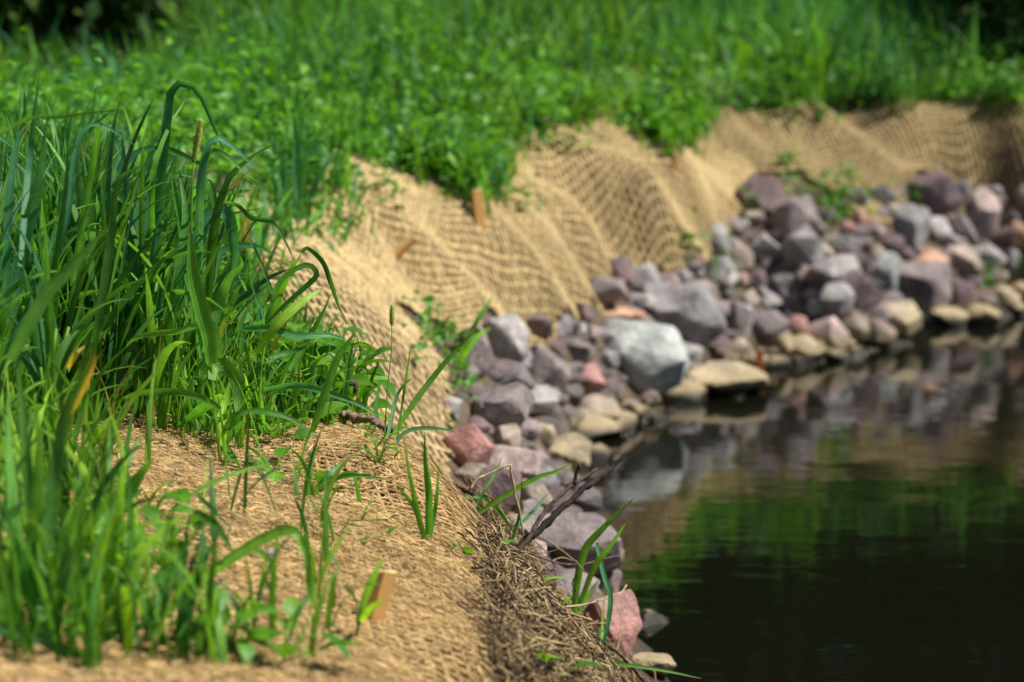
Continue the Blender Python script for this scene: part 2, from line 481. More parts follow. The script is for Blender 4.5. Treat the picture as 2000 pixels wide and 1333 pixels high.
for pts, amp, sig in RIDGES:
    W3 = np.array([hit(*q) for q in pts])[:, :2]
    d2 = np.full(HG.shape, 1e9)
    for a, b in zip(W3[:-1], W3[1:]):
        d = b - a
        t = np.clip(((GXX - a[0]) * d[0] + (GYY - a[1]) * d[1]) / (d @ d + 1e-9), 0, 1)
        d2 = np.minimum(d2, (GXX - a[0] - t * d[0]) ** 2 + (GYY - a[1] - t * d[1]) ** 2)
    _extra += 1.75 * amp * np.exp(-d2 / (2 * (sig * .85) ** 2))
HG = HG + _extra
_sd = shore_dist(GXX, GYY)
HG = np.where(_sd < 0.03, np.minimum(HG, 0.45 * (_sd - 0.03) - 0.01), np.minimum(HG, np.where(_sd < 0.5, 0.02 + 1.6 * _sd, 9)))

# ground sheet, fine near the bank and out to the horizon
def spread(a, b, step, far):
    core = list(np.arange(a, b + step / 2, step))
    lo, hi, s = [], [], step
    x = a
    while x > -far:
        s *= 1.35; x -= s; lo.append(x)
    x, s = b, step
    while x < far:
        s *= 1.35; x += s; hi.append(x)
    return np.array(lo[::-1] + core + hi)
sx = spread(-2.0, 3.4, 0.045, 700); sy = spread(1.6, 11.6, 0.045, 900)
SX, SY = np.meshgrid(sx, sy)
SZ = ground(SX, SY)
nx, ny = len(sx), len(sy)
idx = np.arange(nx * ny).reshape(ny, nx)
Q = np.stack([idx[:-1, :-1], idx[:-1, 1:], idx[1:, 1:], idx[1:, :-1]], -1).reshape(-1, 4)
g = mesh_np('ground', np.stack([SX, SY, SZ], -1).reshape(-1, 3), Q, M['soil'])
tag(g, 'dark brown soil bank under the mats and grass', kind='structure')

V = [(-700, -900, 0), (900, -900, 0), (900, 900, 0), (-700, 900, 0)]
wtr = mesh_np('water', np.array(V, float), [[0, 1, 2, 3]], M['water'], smooth=False)
tag(wtr, 'still dark stream water reflecting rocks, mats and grass', kind='structure')

# ------------------------------------------------------------------ coir mats
def in_poly(x, y, poly):
    x = np.asarray(x); y = np.asarray(y)
    c = np.zeros(x.shape, bool)
    n = len(poly); j = n - 1
    for i in range(n):
        xi, yi = poly[i]; xj, yj = poly[j]
        cond = ((yi > y) != (yj > y)) & (x < (xj - xi) * (y - yi) / (yj - yi + 1e-12) + xi)
        c ^= cond; j = i
    return c

def normals(x, y, e=0.015):
    dzx = (ground(x + e, y) - ground(x - e, y)) / (2 * e)
    dzy = (ground(x, y + e) - ground(x, y - e)) / (2 * e)
    n = np.stack([-dzx, -dzy, np.ones_like(dzx)], -1)
    return n / np.linalg.norm(n, axis=-1)[..., None]

def sines(x, y, k, seed):
    r = np.random.default_rng(seed)
    out = 0
    for _ in range(4):
        a, b = r.normal(0, k, 2); out = out + np.sin(a * x + b * y + r.uniform(0, 6.28))
    return out / 4

def woven(poly, ang, s, yw, yt, colour, seed, lift=0.012, skip=0.0, weave=0.16):
    """yarn net over a polygon: returns vertices, quads, tint"""
    r = np.random.default_rng(seed)
    poly = np.asarray(poly)
    ca, sa = math.cos(ang), math.sin(ang)
    U = poly[:, 0] * ca + poly[:, 1] * sa; Vv = -poly[:, 0] * sa + poly[:, 1] * ca
    us = np.arange(U.min() - s, U.max() + s, s); vs = np.arange(Vv.min() - s, Vv.max() + s, s)
    uu, vv = np.meshgrid(us, vs, indexing='ij')
    du = 0.010 * sines(uu, vv, 7, seed) + 0.0035 * sines(uu, vv, 26, seed + 1) + r.normal(0, s * 0.05, uu.shape)
    dv = 0.010 * sines(uu, vv, 7, seed + 2) + 0.0035 * sines(uu, vv, 26, seed + 3) + r.normal(0, s * 0.05, uu.shape)
    u2, v2 = uu + du, vv + dv
    X = u2 * ca - v2 * sa; Y = u2 * sa + v2 * ca
    jx = 0.006 * sines(X, Y, 45, seed + 5); inside = in_poly(X + jx, Y + jx, poly)
    Z = ground(X, Y) + lift + 0.004 * sines(X, Y, 18, seed + 4)
    nrm = normals(X, Y)
    P = np.stack([X, Y, Z], -1)
    ii, jj = np.meshgrid(np.arange(len(us)), np.arange(len(vs)), indexing='ij')
    par = np.where((ii + jj) % 2 == 0, 1.0, -1.0)[..., None]
    Vs, Qs, Ts = [], [], []
    base = 0
    for fam in (0, 1):
        d = np.array([ca, sa, 0]) if fam == 0 else np.array([-sa, ca, 0])
        side = np.cross(nrm, d); side /= np.linalg.norm(side, axis=-1)[..., None]
        C = P + nrm * par * (1 if fam == 0 else -1) * yt * weave
        per = r.uniform(0.8, 1.2, (1, len(vs), 1)) if fam == 0 else r.uniform(0.8, 1.2, (len(us), 1, 1))
        w = yw * per * r.uniform(0.85, 1.15, uu.shape)[..., None]
        ring = np.stack([C + side * w / 2, C + nrm * yt * 0.5, C - side * w / 2, C - nrm * yt * 0.5], 2)
        n0, n1 = uu.shape
        vid = base + np.arange(n0 * n1 * 4).reshape(n0, n1, 4)
        if fam == 0:
            a, b = vid[:-1], vid[1:]; ok = inside[:-1] & inside[1:]
        else:
            a, b = vid[:, :-1], vid[:, 1:]; ok = inside[:, :-1] & inside[:, 1:]
        if skip: ok &= r.uniform(size=ok.shape) > skip
        a, b = a[ok], b[ok]
        for k in range(4):
            k2 = (k + 1) % 4
            Qs.append(np.stack([a[:, k], a[:, k2], b[:, k2], b[:, k]], -1))
        Vs.append(ring.reshape(-1, 3))
        t = np.asarray(colour)[None, None, :] * (0.92 + 0.16 * (per - 0.8) / 0.4) * r.uniform(0.88, 1.12, uu.shape)[..., None]
        t = t * (1 + .16 * sines(X, Y, 7, seed + 7) + .10 * sines(X, Y, 22, seed + 8))[..., None]
        Ts.append(np.repeat(t.reshape(-1, 3), 4, 0))
        base += n0 * n1 * 4
    V = np.vstack(Vs); Qd = np.vstack(Qs); T = np.vstack(Ts)
    used = np.unique(Qd); remap = np.full(len(V), -1); remap[used] = np.arange(len(used))
    return V[used], remap[Qd], T[used]

def fibres(poly, count, lmin, lmax, wid, colour, seed, lift, density=None, rise=0.35):
    """loose coir fibres: thin bent ribbons lying on and sticking out of a mat"""
    r = np.random.default_rng(seed)
    poly = np.asarray(poly)
    x0, y0 = poly.min(0); x1, y1 = poly.max(0)
    x = r.uniform(x0, x1, count * 3); y = r.uniform(y0, y1, count * 3)
    ok = in_poly(x, y, poly)
    pc = np.modf(np.abs(np.sin(np.floor(x / 0.013 + 2 * np.sin(y * 31)) * 12.9898 + np.floor(y / 0.017 + 2 * np.sin(x * 29)) * 78.233) * 43758.5453))[0]
    ok &= r.uniform(size=x.shape) < np.clip(0.25 + pc * 1.6, 0, 1)
    x, y = x[ok][:count], y[ok][:count]; K = len(x)
    L = r.uniform(lmin, lmax, K)
    cell = np.floor(x / 0.011 + 3 * np.sin(y * 40)) * 12.9898 + np.floor(y / 0.011 + 3 * np.sin(x * 37)) * 78.233
    h = np.modf(np.abs(np.sin(cell) * 43758.5453))[0] * 6.283 + r.normal(0, 0.55, K)
    e = np.abs(r.normal(0, rise, K)); bend = r.normal(0, 2.2, K); n = 4
    z = ground(x, y) + lift + r.uniform(-0.004, 0.003, K)
    nr = normals(x, y)
    P = np.zeros((K, n, 3)); P[:, 0] = np.stack([x, y, z], -1)
    for k in range(1, n):
        hk = h + bend * k / n
        ek = e * (1 - 1.5 * k / n)
        d = np.stack([np.cos(hk) * np.cos(ek), np.sin(hk) * np.cos(ek), np.sin(ek)], -1)
        d = d - nr * np.sum(d * nr * 0.0, -1, keepdims=True)
        d[:, 2] -= (nr[:, 0] * np.cos(hk) + nr[:, 1] * np.sin(hk)) / nr[:, 2] * np.cos(ek)
        P[:, k] = P[:, k - 1] + d * (L / (n - 1))[:, None]
    view = np.array([0, 0, CAM_H]) - P[:, 0]
    T = np.gradient(P, axis=1)
    S = np.cross(T, (view / np.linalg.norm(view, axis=1)[:, None] + r.normal(0, 0.5, (K, 3)))[:, None, :])
    S /= np.linalg.norm(S, axis=-1)[..., None] + 1e-9
    w = (wid * r.uniform(0.6, 1.4, K))[:, None] * np.array([0.7, 1, 0.85, 0.3])[None, :]
    V = np.stack([P - S * w[..., None] / 2, P + S * w[..., None] / 2], 2).reshape(-1, 3)
    b = (np.arange(K) * n * 2)[:, None] + (np.arange(n - 1) * 2)[None, :]
    Q = np.stack([b, b + 1, b + 3, b + 2], -1).reshape(-1, 4)
    t = np.asarray(colour)[None, :] * (r.uniform(0.5, 1.3, K) * (0.7 + 0.5 * np.modf(np.abs(np.sin(cell * 1.7) * 9631.3))[0]))[:, None]
    t = t * (1 + .20 * sines(x, y, 9, seed + 7) + .16 * sines(x, y, 30, seed + 8))[:, None]
    return V, Q, np.repeat(t, n * 2, 0)

def edge_xy(E):
    return [tuple(at_z(*e)[:2]) for e in E]

def downhill(P, dist):
    out = []
    for x, y in P:
        e = .02
        g_ = np.array([float(shore_dist(x + e, y) - shore_dist(x - e, y)), float(shore_dist(x, y + e) - shore_dist(x, y - e))])
        g_ /= np.linalg.norm(g_) + 1e-9
        out.append((x - g_[0] * dist, y - g_[1] * dist))
    return out

def backing(poly, s, colour, lift):
    """thin uneven felt of fibres that closes the near mat from below"""
    poly = np.asarray(poly); x = np.arange(poly[:, 0].min(), poly[:, 0].max() + s, s); y = np.arange(poly[:, 1].min(), poly[:, 1].max() + s, s)
    X, Y = np.meshgrid(x, y); ins = in_poly(X, Y, poly)
    Z = ground(X, Y) + lift
    id_ = np.arange(X.size).reshape(X.shape)
    ok = ins[:-1, :-1] & ins[1:, :-1] & ins[:-1, 1:] & ins[1:, 1:]
    Q = np.stack([id_[:-1, :-1], id_[:-1, 1:], id_[1:, 1:], id_[1:, :-1]], -1)[ok]
    return np.stack([X, Y, Z], -1).reshape(-1, 3), Q, np.asarray(colour)

def inland(E, far):
    """edge polyline plus the same line pushed uphill, as a closed outline"""
    P = edge_xy(E)
    return P + far

COIR = (0.55, 0.39, 0.18)
e1 = edge_xy(MAT1_EDGE)
POLY1 = e1 + [(-0.16, 3.95), (-0.35, 4.15), (-0.75, 4.2), (-1.0, 3.4), (-0.9, 2.0), (-0.2, 1.75)]
e2 = edge_xy(MAT2_EDGE)
POLY2 = e2 + [tuple(hit(805, 640)[:2]), tuple(hit(740, 575)[:2]), tuple(hit(600, 505)[:2]), tuple(hit(500, 480)[:2]), (-0.75, 5.3), (-0.9, 4.4), (-0.5, 4.05), (-0.25, 4.05), (-0.12, 4.3)]
e3 = edge_xy(MAT3_EDGE)
e3 = e3[:1] + downhill(e3[1:-1], .05) + downhill(e3[-1:], .12)
POLY3 = e3 + [tuple(hit(1445, 312)[:2]), tuple(hit(1390, 268)[:2]), tuple(hit(1345, 216)[:2])] + [tuple(hit(*q)[:2]) for q in ((1200, 208), (1000, 262), (880, 320), (760, 300), (640, 275), (540, 330), (440, 420), (430, 480))] + [(-0.75, 5.1), (-0.42, 5.0), (-0.28, 5.15)]
e4 = edge_xy(MAT4_EDGE)
e4 = downhill(e4[:4], .15) + downhill(e4[4:], .08)
POLY4 = e4 + [tuple(hit(*q)[:2]) for q in ((2080, 222), (1990, 214), (1900, 202), (1800, 198), (1560, 196), (1400, 208), (1340, 214), (1350, 270), (1400, 330))]

def build_mat(label, poly, ang, s, yw, yt, colour, seed, n_fib, fib, lift=0.012, felt=None, fcol=None):
    c0 = np.mean(np.asarray(poly), 0)
    org = np.array([c0[0], c0[1], float(ground(c0[0], c0[1]))])
    root = empty('erosion_mat', org, label, 'mat', 'coir mats along the bank')
    V, Q, T = woven(poly, ang, s, yw, yt, colour, seed, lift)
    tag(mesh_np('woven_net', V - org, Q, M['coir'], T, None, True, root), kind='stuff')
    if felt:
        V, Q, T = backing(poly, 0.02, felt, lift - 0.006)
        mesh_np('felt_backing', V - org, Q, M['coir'], T, None, True, root)
    if n_fib:
        V, Q, T = fibres(poly, n_fib, *fib, fcol or colour, seed + 9, lift + 0.003)
        tag(mesh_np('loose_fibre', V - org, Q, M['fibre'], T, None, True, root), kind='stuff')
    return root

near_mat = build_mat('shaggy tan coir mat nearest the camera, with a wooden stake through it', POLY1, 0.2, 0.0135, 0.0070, 0.0045, (.38, .25, .11), 31, 92000, (0.009, 0.024, 0.00075), felt=(0.13, 0.08, 0.04), fcol=(.62, .435, .20))
_e = np.array(e1); _t = np.gradient(_e, axis=0); _n = np.stack([_t[:, 1], -_t[:, 0]], -1); _n /= np.linalg.norm(_n, axis=1)[:, None]
strip = [tuple(q) for q in _e + _n * .014] + [tuple(q) for q in (_e - _n * .014)[::-1]]
V, Q, T = fibres(strip, 2600, .02, .05, .0009, (.52, .36, .17), 77, .010, rise=.5)
tag(mesh_np('frayed_edge', V - np.array(near_mat.location), Q, M['fibre'], T, None, True, near_mat), kind='stuff')
build_mat('small humped tan net mat just behind the near mat crest', POLY2, 0.9, 0.0195, 0.0118, 0.0055, (0.50, 0.37, 0.19), 41, 7000, (0.010, 0.025, 0.0009))
build_mat('broad rippled tan net mat with three stakes above the middle rocks', POLY3, 0.75, 0.0145, 0.0110, 0.0065, (0.50, 0.372, 0.185), 51, 9000, (0.010, 0.025, 0.0011))
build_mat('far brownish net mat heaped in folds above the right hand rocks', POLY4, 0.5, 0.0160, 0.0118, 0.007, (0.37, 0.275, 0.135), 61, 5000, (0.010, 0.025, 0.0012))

# ------------------------------------------------------------------ riprap
_ICO = {}
def ico(sub):
    if sub not in _ICO:
        bm = bmesh.new(); bmesh.ops.create_icosphere(bm, subdivisions=sub, radius=1.0)
        bm.verts.ensure_lookup_table()
        _ICO[sub] = (np.array([v.co[:] for v in bm.verts]), np.array([[v.index for v in f.verts] for f in bm.faces])); bm.free()
    return _ICO[sub]

def hull_planes(pts):
    bm = bmesh.new()
    for q in pts: bm.verts.new(q)
    bmesh.ops.convex_hull(bm, input=bm.verts)
    bm.normal_update()
    out = [(np.array(f.normal), float(np.dot(f.normal, f.verts[0].co))) for f in bm.faces]
    bm.free()
    return np.array([a for a, _ in out]), np.array([b for _, b in out])

def broken_stone(sub, seed, npts=11):
    """angular quarried stone: a random hull with slightly chipped edges and rough faces"""
    r = np.random.default_rng(seed)
    D, F = ico(sub)
    p_ = r.normal(0, 1, (npts, 3)); p_ /= np.linalg.norm(p_, axis=1)[:, None]
    for _ in range(12):                                   # spread the corners
        df = p_[:, None] - p_[None]; dd = np.sum(df ** 2, -1) + 1e-3
        p_ = p_ + .04 * np.sum(df / dd[..., None] ** 1.5, 1); p_ /= np.linalg.norm(p_, axis=1)[:, None]
    p_ *= r.uniform(.78, 1.08, (npts, 1))
    n_, h_ = hull_planes(p_)
    if (h_ < 0).any(): n_[h_ < 0] *= -1; h_ = np.abs(h_)
    d = np.maximum(D @ n_.T, 1e-4) / np.maximum(h_, .12)[None, :]
    inv = (np.sum(d ** 55, 1)) ** (1 / 55)
    rad = 1 / np.maximum(inv, .8)
    nz = 0
    for k_, a_ in ((4, .5), (9, .3), (20, .22)):
        for _ in range(5):
            w_ = r.normal(0, k_ * .6, 3); nz = nz + a_ * .5 * np.sin(D @ w_ + r.uniform(0, 6.28))
    V = D * (rad * (1 + .022 * nz))[:, None]
    lo, hi = V.min(0), V.max(0)
    return (V - (lo + hi) / 2) / (hi - lo), F

def rock_shape(sub, seed, sharp=60.0, planes=13, rough=1.0):
    """faceted stone: a ball cut by random planes with softly broken edges"""
    r = np.random.default_rng(seed)
    D, F = ico(sub)
    nrm = r.normal(0, 1, (planes, 3)); nrm /= np.linalg.norm(nrm, axis=1)[:, None]
    h = r.uniform(0.44, 1.0, planes)
    d = np.maximum(D @ nrm.T, 1e-3) / h[None, :]
    inv = (np.sum(d ** sharp, 1)) ** (1 / sharp)
    n2_ = r.normal(0, 1, (26, 3)); n2_ /= np.linalg.norm(n2_, axis=1)[:, None]
    q2 = D / np.maximum(inv, 0.66)[:, None]
    sup = np.max(q2 @ n2_.T, 0) * r.uniform(0.80, 0.97, 26)
    inv = np.maximum(inv, np.max(np.maximum(D @ n2_.T, 1e-3) / sup[None, :], 1))
    rad = 1.0 / np.maximum(inv, 0.66)
    off = r.uniform(0, 50, 3)
    nz = 0
    for k_, a_ in ((3, .5), (6, .32), (12, .2), (24, .12)):
        for _ in range(5):
            w_ = r.normal(0, k_ * .6, 3); nz = nz + a_ * .55 * np.sin(D @ w_ + r.uniform(0, 6.28))
    rad = rad * (1 + rough * 0.042 * nz)
    V = D * rad[:, None]
    lo, hi = V.min(0), V.max(0)
    return (V - (lo + hi) / 2) / (hi - lo), F           # unit box

RC = dict(m=(.225, .185, .185), p=(.15, .105, .11), r=(.38, .20, .175), t=(.38, .31, .20), w=(.36, .385, .37), l=(.33, .31, .31), o=(.52, .31, .21), d=(.15, .135, .14), g=(.265, .25, .25), k=(.40, .31, .285), b=(.30, .25, .205))
ROCKS = [  # centre x, y, width, height in photo pixels, colour, label, roundness
 (980, 808, 124, 98, 'm', 'smooth mauve grey oval rock below the green weeds at the mat corner', 1),
 (1036, 784, 100, 52, 'l', 'light grey slab leaning behind the smooth oval rock', 0),
 (1062, 728, 100, 100, 'm', 'blocky mauve boulder with a pinkish top left of the red pink stone', 0),
 (1140, 745, 78, 62, 'r', 'red pink stone left of the big pale turquoise boulder', 0),
 (1252, 708, 172, 138, 'w', 'big pale turquoise and white boulder at the water edge', 0),
 (1198, 620, 116, 48, 'o', 'flat orange pink stone lying above the pale turquoise boulder', 1),
 (1342, 628, 142, 136, 'g', 'large rounded grey boulder right of the pale turquoise boulder', 0),
 (1398, 682, 62, 66, 'p', 'dark purple stone in the notch right of the rounded grey boulder', 0),
 (1420, 742, 146, 66, 't', 'wide silt tan rock standing in the water below the dark purple stone', 1),
 (1440, 690, 60, 62, 'b', 'tan grey stone on top of the wide silt tan rock', 0),
 (1146, 828, 142, 66, 't', 'flat tan rock with a pale top at the head of the inlet', 1),
 (1156, 795, 104, 54, 'b', 'tan grey stone just behind the flat pale topped rock', 0),
 (1336, 776, 80, 66, 't', 'pointed tan grey rock between the pale boulder and the wide tan rock', 0),
 (918, 882, 84, 100, 'r', 'red brown angular rock against the corner of the second mat', 0),
 (1000, 912, 112, 72, 'k', 'pinkish slab below the smooth oval rock', 0),
 (1098, 890, 106, 76, 't', 'knobbly tan rock at the left side of the inlet', 0),
 (966, 968, 96, 96, 'p', 'purple rock with a reddish foot behind the bent dry straw', 0),
 (1042, 976, 78, 74, 'b', 'tan grey rock behind the tip of the bent dry straw', 0),
 (1112, 1062, 196, 116, 'm', 'large mauve grey block behind the forked stick', 0),
 (1106, 1150, 120, 64, 'm', 'mauve stone under the large block behind the forked stick', 0),
 (1188, 1218, 118, 118, 'r', 'pinkish red wedge rock at the near water edge', 0),
 (1262, 1222, 84, 60, 'd', 'dark wet stone just off the pinkish wedge rock', 0),
 (926, 692, 66, 96, 'm', 'upright mauve slab touching the edge of the second mat', 0),
 (990, 672, 76, 106, 'l', 'ribbed light grey slab right of the upright mauve slab', 0),
 (1095, 638, 48, 38, 'l', 'small bluish grey stone left of the flat orange stone', 1),
 (1045, 642, 60, 56, 'p', 'purple stone under the mat edge left of the small bluish stone', 0),
 (1153, 655, 46, 34, 'k', 'small pinkish grey pebble below the flat orange stone', 1),
 (1130, 690, 58, 58, 'm', 'mauve wedge stone above the red pink stone', 0),
 (1438, 632, 60, 76, 'l', 'upright light grey stone right of the rounded grey boulder', 0),
 (1496, 636, 82, 60, 'm', 'mauve pink stone in the middle row above the tan waterline rocks', 0),
 (1288, 598, 90, 84, 'g', 'grey rock between the flat orange stone and the rounded boulder', 0),
 (1172, 570, 92, 54, 'm', 'flat mauve stone right under the mat edge above the orange stone', 0),
 (1208, 540, 66, 66, 'p', 'purple pink stone in the scallop of the broad mat', 0),
 (1252, 552, 70, 70, 'g', 'grey stone beside the purple pink stone under the mat scallop', 0),
 (1247, 590, 66, 30, 'l', 'thin bluish slab above the pale turquoise boulder', 0),
 (1136, 618, 46, 48, 'p', 'small purple stone at the left end of the flat orange stone', 0),
 (1490, 392, 100, 90, 'p', 'tall mauve boulder touching the junction of the two far mats', 0),
 (1556, 436, 84, 92, 'm', 'mauve rock below the tall boulder at the mat junction', 0),
 (1568, 490, 82, 90, 'g', 'grey block with a pinkish top left of the weedy soil patch', 0),
 (1628, 532, 102, 62, 'l', 'pale grey arched slab in the middle of the far rocks', 0),
 (1490, 490, 74, 60, 'g', 'grey rounded stone left of the grey block by the weedy patch', 0),
 (1537, 556, 78, 60, 'd', 'dark grey stone left of the pale arched slab', 0),
 (1727, 532, 74, 72, 'w', 'pale greenish grey block right of the arched slab', 0),
 (1800, 568, 108, 98, 'm', 'big mauve rock above the tan waterline rocks on the right', 0),
 (1808, 516, 80, 56, 'o', 'pink orange angular stone on top of the big mauve rock', 0),
 (1803, 544, 52, 30, 'w', 'small white flat stone under the pink orange stone', 0),
 (1773, 446, 78, 76, 'g', 'round grey rock right of the weedy soil patch', 1),
 (1830, 452, 50, 50, 'l', 'small light grey stone beside the round grey rock', 0),
 (1826, 384, 98, 92, 'p', 'large dark purple rock leaning against the far mat', 0),
 (1915, 426, 68, 106, 'k', 'tall pale pink and white rock near the right edge', 0),
 (1962, 462, 48, 56, 'p', 'small dark purple stone right of the tall pale pink rock', 0),
 (1996, 460, 44, 58, 'o', 'orange stone cut by the right edge of the picture', 0),
 (1927, 504, 68, 50, 'l', 'light grey stone below the tall pale pink rock', 0),
 (1980, 518, 62, 68, 'g', 'grey stone at the right edge below the orange stone', 0),
 (1877, 580, 68, 62, 'p', 'purple grey stone right of the big mauve rock', 0),
 (1872, 508, 82, 58, 'b', 'brown grey slab with a pink edge right of the pink orange stone', 0),
 (1856, 628, 80, 52, 't', 'left of the two tan rocks at the far right waterline', 1),
 (1920, 622, 62, 46, 't', 'right of the two tan rocks at the far right waterline', 1),
 (1750, 624, 92, 60, 't', 'tan rock at the waterline below the big mauve rock', 0),
 (1676, 648, 58, 56, 'b', 'tan grey upright stone at the waterline left of centre right', 0),
 (1615, 656, 80, 68, 'k', 'tan pink rock at the waterline below the pale arched slab', 0),
 (1570, 684, 76, 56, 't', 'bright tan rounded rock standing in the water by the rusty stake', 1),
 (1522, 668, 46, 42, 't', 'small tan stone beside the bright tan rounded rock', 1),
 (1553, 642, 46, 46, 'r', 'small red stone above the bright tan rounded rock', 0),
 (1636, 592, 66, 76, 'l', 'grey stone with pink patches under the pale arched slab', 0),
 (1686, 578, 66, 72, 'p', 'dark mauve stone between arched slab and big mauve rock', 0),
 (1506, 586, 68, 56, 'g', 'grey stone above the mauve pink stone in the middle row', 0),
 (1405, 536, 72, 66, 'l', 'light grey rock with weeds beside it under the broad mat', 0),
 (1398, 470, 58, 58, 'l', 'light grey stone next to the mat corner above the weedy rock', 0),
 (1430, 446, 44, 36, 'm', 'small mauve stone left of the tall boulder at the mat junction', 0),
 (1442, 510, 56, 58, 'b', 'tan grey stone right of the light grey rock with weeds', 0),
 (1332, 545, 44, 36, 'g', 'small grey stone under the lowest corner of the broad mat', 0),
 (1374, 574, 56, 52, 'b', 'brownish stone above the large rounded grey boulder', 0),
 (1482, 548, 58, 42, 'p', 'purple stone left of the dark grey stone', 0),
 (1962, 582, 58, 46, 't', 'tan stone among grass blades at the right waterline', 0),
 (1080, 686, 50, 44, 'p', 'dark purple stone behind the blocky mauve boulder', 0),
 (1690, 520, 50, 40, 'm', 'small mauve stone between arched slab and greenish block', 0),
 (1660, 480, 54, 42, 'd', 'small dark stone at the foot of the weedy soil patch', 0),
 (1740, 480, 52, 42, 'p', 'small purple stone below the round grey rock', 0),
 (1880, 450, 48, 54, 'd', 'dark stone left of the tall pale pink rock', 0),
 (1720, 385, 60, 40, 'd', 'dark stone under the far mat left of the large purple rock', 0),
 (1460, 590, 46, 44, 'b', 'brown grey stone between the weedy rock and the grey middle stone', 0),
 (1300, 560, 56, 44, 'p', 'purple stone tucked under the broad mat right of its scallop', 0),
 (880, 800, 44, 44, 'l', 'small light stone peeping out beside the second mat', 0),
 (1230, 800, 50, 34, 'd', 'small dark wet stone under the pale turquoise boulder', 0),
 (1060, 850, 46, 40, 't', 'small tan stone between the oval rock and the flat tan rock', 0),
 (1030, 1005, 60, 50, 'm', 'small mauve stone under the tan rock near the straw tip', 0),
 (1335, 1328, 80, 34, 'w', 'speckled pale stone at the bottom edge by the water', 0),
 (1270, 1300, 90, 44, 'd', 'dark wet stone in the water at the bottom edge', 0),
]
def add_rock(cx, cy, w, h, colour, label, rnd, seed):
    near = cy > 840 and cx < 1300
    sub = 4 if (w > 70) else 3
    V, F = rock_shape(sub, seed, 12, 14) if rnd else broken_stone(sub, seed, 9 + seed % 5 + (3 if w > 130 else 0))
    r = np.random.default_rng(seed + 1000)
    P = hit(cx, cy + h * 0.40, 0.0)
    d = P[1]
    sc = d / FPX
    W, H = w * sc * 1.14, h * sc * 1.18
    D = W * r.uniform(0.75, 1.05)
    mid = at_y(cx, cy, d + 0.22 * D)
    name = 'rock'
    ob = mesh_np(name, V * np.array([W, D, H]), F, M['rock'])
    ob.data.set_sharp_from_angle(angle=math.radians(26))
    ob.location = tuple(mid)
    ob.rotation_euler = (r.normal(0, 0.08), r.normal(0, 0.10), r.normal(0, 0.12))
    c = np.array(RC[colour]) * r.uniform(0.9, 1.1)
    ob.color = (*c, 1)
    tag(ob, label, 'rock', 'riprap rocks along the water')
    return ob
for k, rk in enumerate(ROCKS):
    add_rock(*rk, seed=200 + k)

# further stones between the named ones, each told by its nearest landmark
LAND = [(1252, 708, 'big pale turquoise boulder'), (1198, 620, 'flat orange pink stone'), (1342, 628, 'large rounded grey boulder'), (1140, 745, 'red pink stone'), (980, 808, 'smooth mauve oval rock'), (918, 882, 'red brown corner rock'),
        (1112, 1062, 'large block behind the stick'), (1420, 742, 'wide silt tan rock'), (1490, 392, 'tall mauve boulder at the mat junction'), (1628, 532, 'pale grey arched slab'), (1800, 568, 'big mauve rock on the right'), (1773, 446, 'round grey rock by the weeds'),
        (1826, 384, 'large dark purple rock'), (1915, 426, 'tall pale pink rock'), (1496, 636, 'mauve pink middle stone'), (1146, 828, 'flat pale topped tan rock'), (990, 672, 'ribbed light grey slab'), (1568, 490, 'grey block by the weedy patch'), (1405, 536, 'light grey rock with weeds'), (1885, 508, 'brown slab with a pink edge'), (1690, 640, 'tan waterline rocks')]
CN = dict(m='mauve', p='purple', g='grey', b='tan grey', d='dark', l='light grey', k='pinkish', r='red')
RIPRAP = [(905, 660), (1000, 645), (1110, 605), (1180, 548), (1240, 552), (1295, 560), (1340, 515), (1380, 465), (1450, 410), (1500, 375), (1560, 405), (1640, 395), (1760, 355), (1860, 370), (2010, 370), (2010, 600), (1800, 650), (1600, 700), (1470, 740), (1300, 800), (1180, 870), (1130, 960), (1200, 1100), (1170, 1180), (1060, 1110), (950, 1000), (890, 900), (900, 760)]
rr_ = random.Random(91); placed = [(q[0], q[1], (q[2] + q[3]) / 4) for q in ROCKS]; used_labels = set()
tries = 0; made = 0
while made < 95 and tries < 6000:
    tries += 1
    cx, cy = rr_.uniform(890, 2010), rr_.uniform(360, 1180)
    if not in_poly(np.array([cx]), np.array([cy]), RIPRAP)[0]: continue
    sc_ = 0.7 + (cy - 350) / 900
    w_ = rr_.uniform(36, 66) * sc_; h_ = w_ * rr_.uniform(.62, .95)
    if any((cx - a) ** 2 + (cy - b) ** 2 < ((c_ + w_ / 2) * .62) ** 2 for a, b, c_ in placed): continue
    col_ = rr_.choice('mmmppgggbbdlkr')
    lx, ly, ln = min(LAND, key=lambda q: (q[0] - cx) ** 2 + (q[1] - cy) ** 2)
    ang_ = math.degrees(math.atan2(ly - cy, cx - lx)) % 360
    rel = ['right of', 'up and right of', 'just above', 'up and left of', 'left of', 'down and left of', 'just below', 'down and right of'][int((ang_ + 22.5) // 45) % 8]
    lab = f"{'small' if w_ < 55 else 'middling'} {CN[col_]} stone {rel} the {ln}"
    if lab in used_labels: continue
    used_labels.add(lab)
    add_rock(cx, cy, w_, h_, col_, lab, 0, 1200 + made); placed.append((cx, cy, (w_ + h_) / 4)); made += 1

